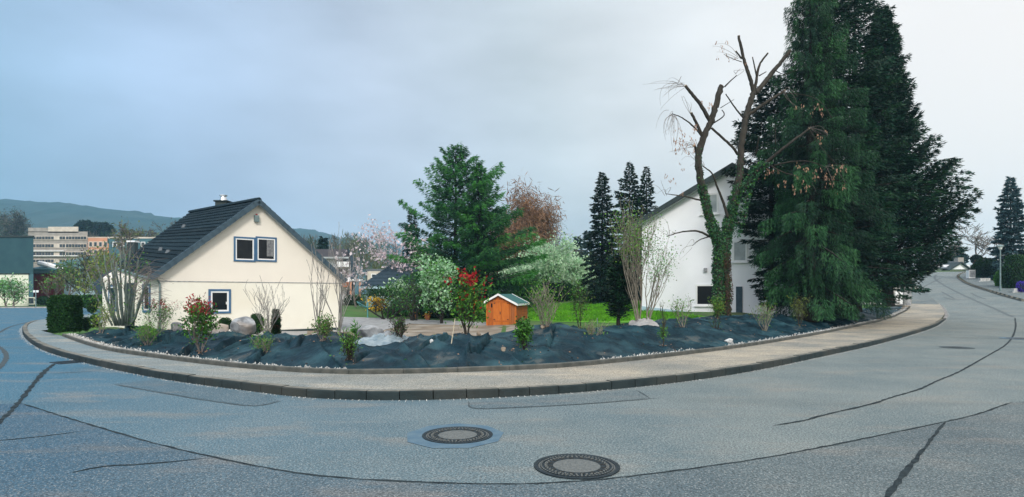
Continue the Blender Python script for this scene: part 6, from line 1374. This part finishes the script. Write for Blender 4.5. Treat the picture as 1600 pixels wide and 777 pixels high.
# thin sprig shrubs in the far left and growth behind the hedge
for (x, yt, yb, hw_, yd, sd_, mm_, nl, sz_, l_, bk_) in [
    (10, 432, 480, 18, 66, 201, ['green', 'whiteflower'], 900, .3, 'small budding tree at the left edge before the cream panels', 'twig'), (22, 437, 480, 16, 65, 202, ['green', 'whiteflower'], 800, .3, 'second small budding tree before the cream panels', 'twig'),
    (80, 424, 476, 18, 68, 203, ['olive', 'green'], 500, .3, 'budding tree before the red shed', 'twig'), (128, 385, 476, 24, 64, 204, ['olive', 'greytwig'], 1300, .32, 'tall sparse tree before the salmon building', 'barkdark'),
    (150, 400, 478, 20, 55, 205, ['olive', 'yellowgreen'], 1500, .26, 'yellowish budding tree behind the coppiced shrub', 'twig'), (172, 385, 470, 14, 62, 206, ['yellowgreen', 'olive'], 1500, .32, 'bright yellow green tree before the orange end wall', 'twig'),
    (192, 343, 440, 22, 84, 207, ['olive', 'greytwig'], 900, .4, 'tall bare tree with a dark mistletoe ball left of the roof', 'twig'), (228, 355, 430, 24, 120, 208, ['olive', 'greytwig'], 1500, .5, 'olive budding tree behind the long flat building', 'twig'),
    (254, 342, 420, 20, 170, 209, ['greytwig'], 900, .6, 'rounded leafless tree behind the cream house roof', 'greytwig'), (106, 404, 470, 20, 74, 210, ['olive', 'green'], 900, .35, 'loose olive tree between the red shed and the school', 'twig')]:
    b = P(x, yb, yd); tree('far_tree', l_, x, yt, yb, hw_, yd, M[bk_], sd_, 3, (5, 5, 4), .10 * yd / 60, .6, .6, .2, mats=[M[q] for q in mm_], fr=[1 / len(mm_)] * len(mm_), nleaf=nl, size=sz_, lw=.35, lr=.35, minr=.02 * yd / 60, lname='foliage')
q = P(193, 363, 84); mist = MB(); bm = np.random.default_rng(5)
rt = thing('mistletoe', 'dark round mistletoe ball hanging in the tall bare tree left of the roof', 'mistletoe', q); pos = np.array(q) + unit(rng.normal(size=(420, 3))) * rng.uniform(.1, .42, (420, 1)); qmesh('foliage', cards(pos, rng.normal(size=pos.shape), .22, .06), 420, M['hedge'], rt)
for (x, yt, yb, hw_, yd, sd_, l_) in [(18, 333, 400, 18, 210, 221, 'dark leafless poplar group behind the grey hall'), (42, 329, 400, 13, 205, 222, 'tall leafless poplar right of the dark group'), (-8, 340, 400, 16, 215, 223, 'leafless tree at the left edge over the hall roof')]:
    tree('poplar_tree', l_, x, yt, yb, hw_, yd, M['barkdark'], sd_, 3, (6, 5, 4), .4, .35, 1.2, .15, mats=[M['greytwig'], M['hedge']], fr=[.75, .25], nleaf=3200, size=.9, lw=.16, lr=.8, minr=.08, lname='twigs')
for (x0, x1, y0, y1, yd, l_) in ((120, 146, 346, 372, 190, 'dark broad pine crown left of the hilltop behind the school'), (143, 175, 349, 376, 195, 'dark broad pine crown behind the salmon building')):
    pblob('pine_tree', l_, x0, x1, y0, y1, yd, 2600, M['dark'], .9, cat='tree')
# green strip and low hedge at the far verge
pblob('low_hedge', 'low green hedge at the foot of the red shed', 60, 84, 464, 476, 68, 1500, M['hedge'], .25, cat='hedge', dy=.8)
pblob('low_hedge', 'green bush strip behind the clipped hedge', 118, 165, 462, 480, 50, 2400, None, .2, cat='hedge', dy=.8, mats=[M['green'], M['hedge']], fr=[.5, .5])
# woods far behind: one mass of leafless and budding crowns
def woods(name, label, segs, seed):
    r = np.random.default_rng(seed); ps = []; ds = []; mi = []; tk = MB()
    for (x0, x1, yt, yb, yd, n_, mix) in segs:
        ncl = int((x1 - x0) / 5) + 2; cx = r.uniform(x0, x1, ncl); top = yt + r.uniform(0, (yb - yt) * .35, ncl); Yc = yd * r.uniform(.9, 1.1, ncl)
        for c, t_, Y_ in zip(cx, top, Yc):
            k = n_ // ncl; s_ = Y_ / FPX; q = np.array(P(c, t_, Y_)); h_ = (yb - t_) * s_; zz = r.beta(2.2, 1.6, k); w_ = h_ * .30 * np.sin(np.clip(zz, 0, 1) * 2.6 + .35)
            p = np.stack([q[0] + r.normal(0, 1, k) * w_ * .6, q[1] + r.normal(0, 1, k) * w_ * .6, q[2] - h_ * (1 - zz)], 1); ps.append(p)
            d = r.normal(0, .5, (k, 3)); d[:, 2] += .9; ds.append(d * (h_ * .07)); mi.append(np.full(k, r.choice(4, p=mix)))
            for _ in range(2): X_ = q[0] + r.normal(0, h_ * .06); tk.tube([(X_, q[1], q[2] - h_), (X_ + r.normal(0, h_ * .03), q[1], q[2] - h_ * .15)], [h_ * .012, h_ * .003], 4, cap=False)
    ps = np.concatenate(ps); ds = np.concatenate(ds); l_ = np.linalg.norm(ds, axis=1)
    rt = thing(name, label, None); del rt['label']; rt['label'] = label; rt['kind'] = 'stuff'
    a = qmesh('crowns', cards(ps, ds, l_ * 1.3, l_ * .14), len(ps), [M['greytwig'], M['olive'], M['hedge'], M['birch']], rt, np.concatenate(mi)); b_ = tk.build('trunks', M['greytwig'], rt); a['kind'] = 'stuff'; b_['kind'] = 'stuff'
woods('far_woods', 'mass of leafless and budding woods below the hills behind the houses', [(-60, 60, 352, 395, 260, 5000, (.6, .3, .1, 0)), (140, 300, 362, 412, 180, 9000, (.45, .5, .05, 0)), (440, 600, 366, 424, 150, 11000, (.6, .33, .03, .04)), (560, 700, 390, 452, 100, 7000, (.45, .45, .1, 0)),
                           (640, 960, 385, 452, 130, 14000, (.5, .35, .12, .03)), (780, 960, 415, 462, 85, 6000, (.2, .45, .35, 0)), (955, 1010, 400, 465, 90, 2500, (.4, .3, .3, 0)), (1440, 1600, 412, 430, 140, 2500, (.5, .3, .2, 0)), (100, 260, 400, 455, 100, 6000, (.35, .5, .15, 0))], 5)
# green undergrowth band at the foot of the middle trees
woods('undergrowth', 'mixed green undergrowth at the foot of the trees behind the gravel path', [(560, 700, 455, 492, 54, 5000, (.1, .4, .5, 0)), (700, 800, 440, 490, 52, 5000, (.05, .35, .6, 0)), (790, 850, 448, 478, 56, 2500, (.1, .4, .5, 0)), (905, 1003, 446, 474, 62, 3500, (.1, .3, .6, 0)), (1290, 1420, 462, 480, 36, 2500, (.1, .2, .7, 0))], 6)

# leaf litter, soil crumbs and weeds on the fabric and round the shrub feet; grit in the gutter
r8_ = np.random.default_rng(88); ids = r8_.integers(0, len(FB), 1500); ids = ids[D.ravel()[ids] < 4]; pts_ = FB[ids] + np.array([0, 0, .01])
feet = [WL[o] for o in bpy.data.objects if o.parent is None and o.get('category') == 'shrub' and o in WL and WL[o].y < 24]
for f_ in feet:
    for _ in range(34):
        a, q = r8_.uniform(0, 6.28), abs(r8_.normal(0, .22)); x_, y_ = f_.x + math.cos(a) * q, f_.y + math.sin(a) * q; k = int(np.argmin((FB[:, 0] - x_) ** 2 + (FB[:, 1] - y_) ** 2)); pts_ = np.vstack([pts_, FB[k] + np.array([0, 0, .012])])
d = r8_.normal(0, 1, pts_.shape); d[:, 2] *= .25
o = qmesh('leaf_litter', cards(pts_, d, r8_.uniform(.02, .07, len(pts_)), .03), len(pts_), [M['seed'], M['barkdark'], M['birch'], M['green']], None, r8_.choice(4, len(pts_), p=[.35, .35, .2, .1])); tag(o, 'brown leaf litter and crumbs scattered over the black fabric', 'leaf litter', kind='stuff')
NG = 3800; k = r8_.integers(0, len(KL), NG); KLv = np.array([(p.x, p.y) for p in KL]); Kn = np.array([tuple(nrm2(KL, i, 4)[1])[:2] for i in range(len(KL))]); pos = KLv[k] - Kn[k] * (np.abs(r8_.normal(0, .05, NG)) + .01)[:, None]
sz = r8_.uniform(.004, .014, NG); V = (TET[None] * r8_.uniform(.6, 1.2, (NG, 4, 3))) * sz[:, None, None] + np.stack([pos[:, 0], pos[:, 1], hr(pos[:, 0], pos[:, 1]) + .006], -1)[:, None]
o = qmesh('gutter_grit', V[:, TF].reshape(-1, 3), NG * 3, M['stonechip'], k=3); tag(o, 'pale grit lying in the gutter along the kerb', 'grit', kind='stuff')

# ------------------------------------------------------------------ haze: one closed box round everything
mb = MB(); mb.box((-1150, -120, -9), (1150, 1260, 150)); hz = mb.build('haze', []); hz.data.materials.clear(); hz['kind'] = 'stuff'; hz['label'] = 'thin bluish air between the street and the hills'
mh = bpy.data.materials.new('haze'); mh.use_nodes = True; t = mh.node_tree; t.nodes.clear(); o_ = t.nodes.new('ShaderNodeOutputMaterial'); pv = t.nodes.new('ShaderNodeVolumePrincipled')
pv.inputs['Color'].default_value = (.42, .72, .97, 1); pv.inputs['Density'].default_value = .00042; pv.inputs['Anisotropy'].default_value = .2
t.links.new(pv.outputs[0], o_.inputs['Volume']); hz.data.materials.append(mh)
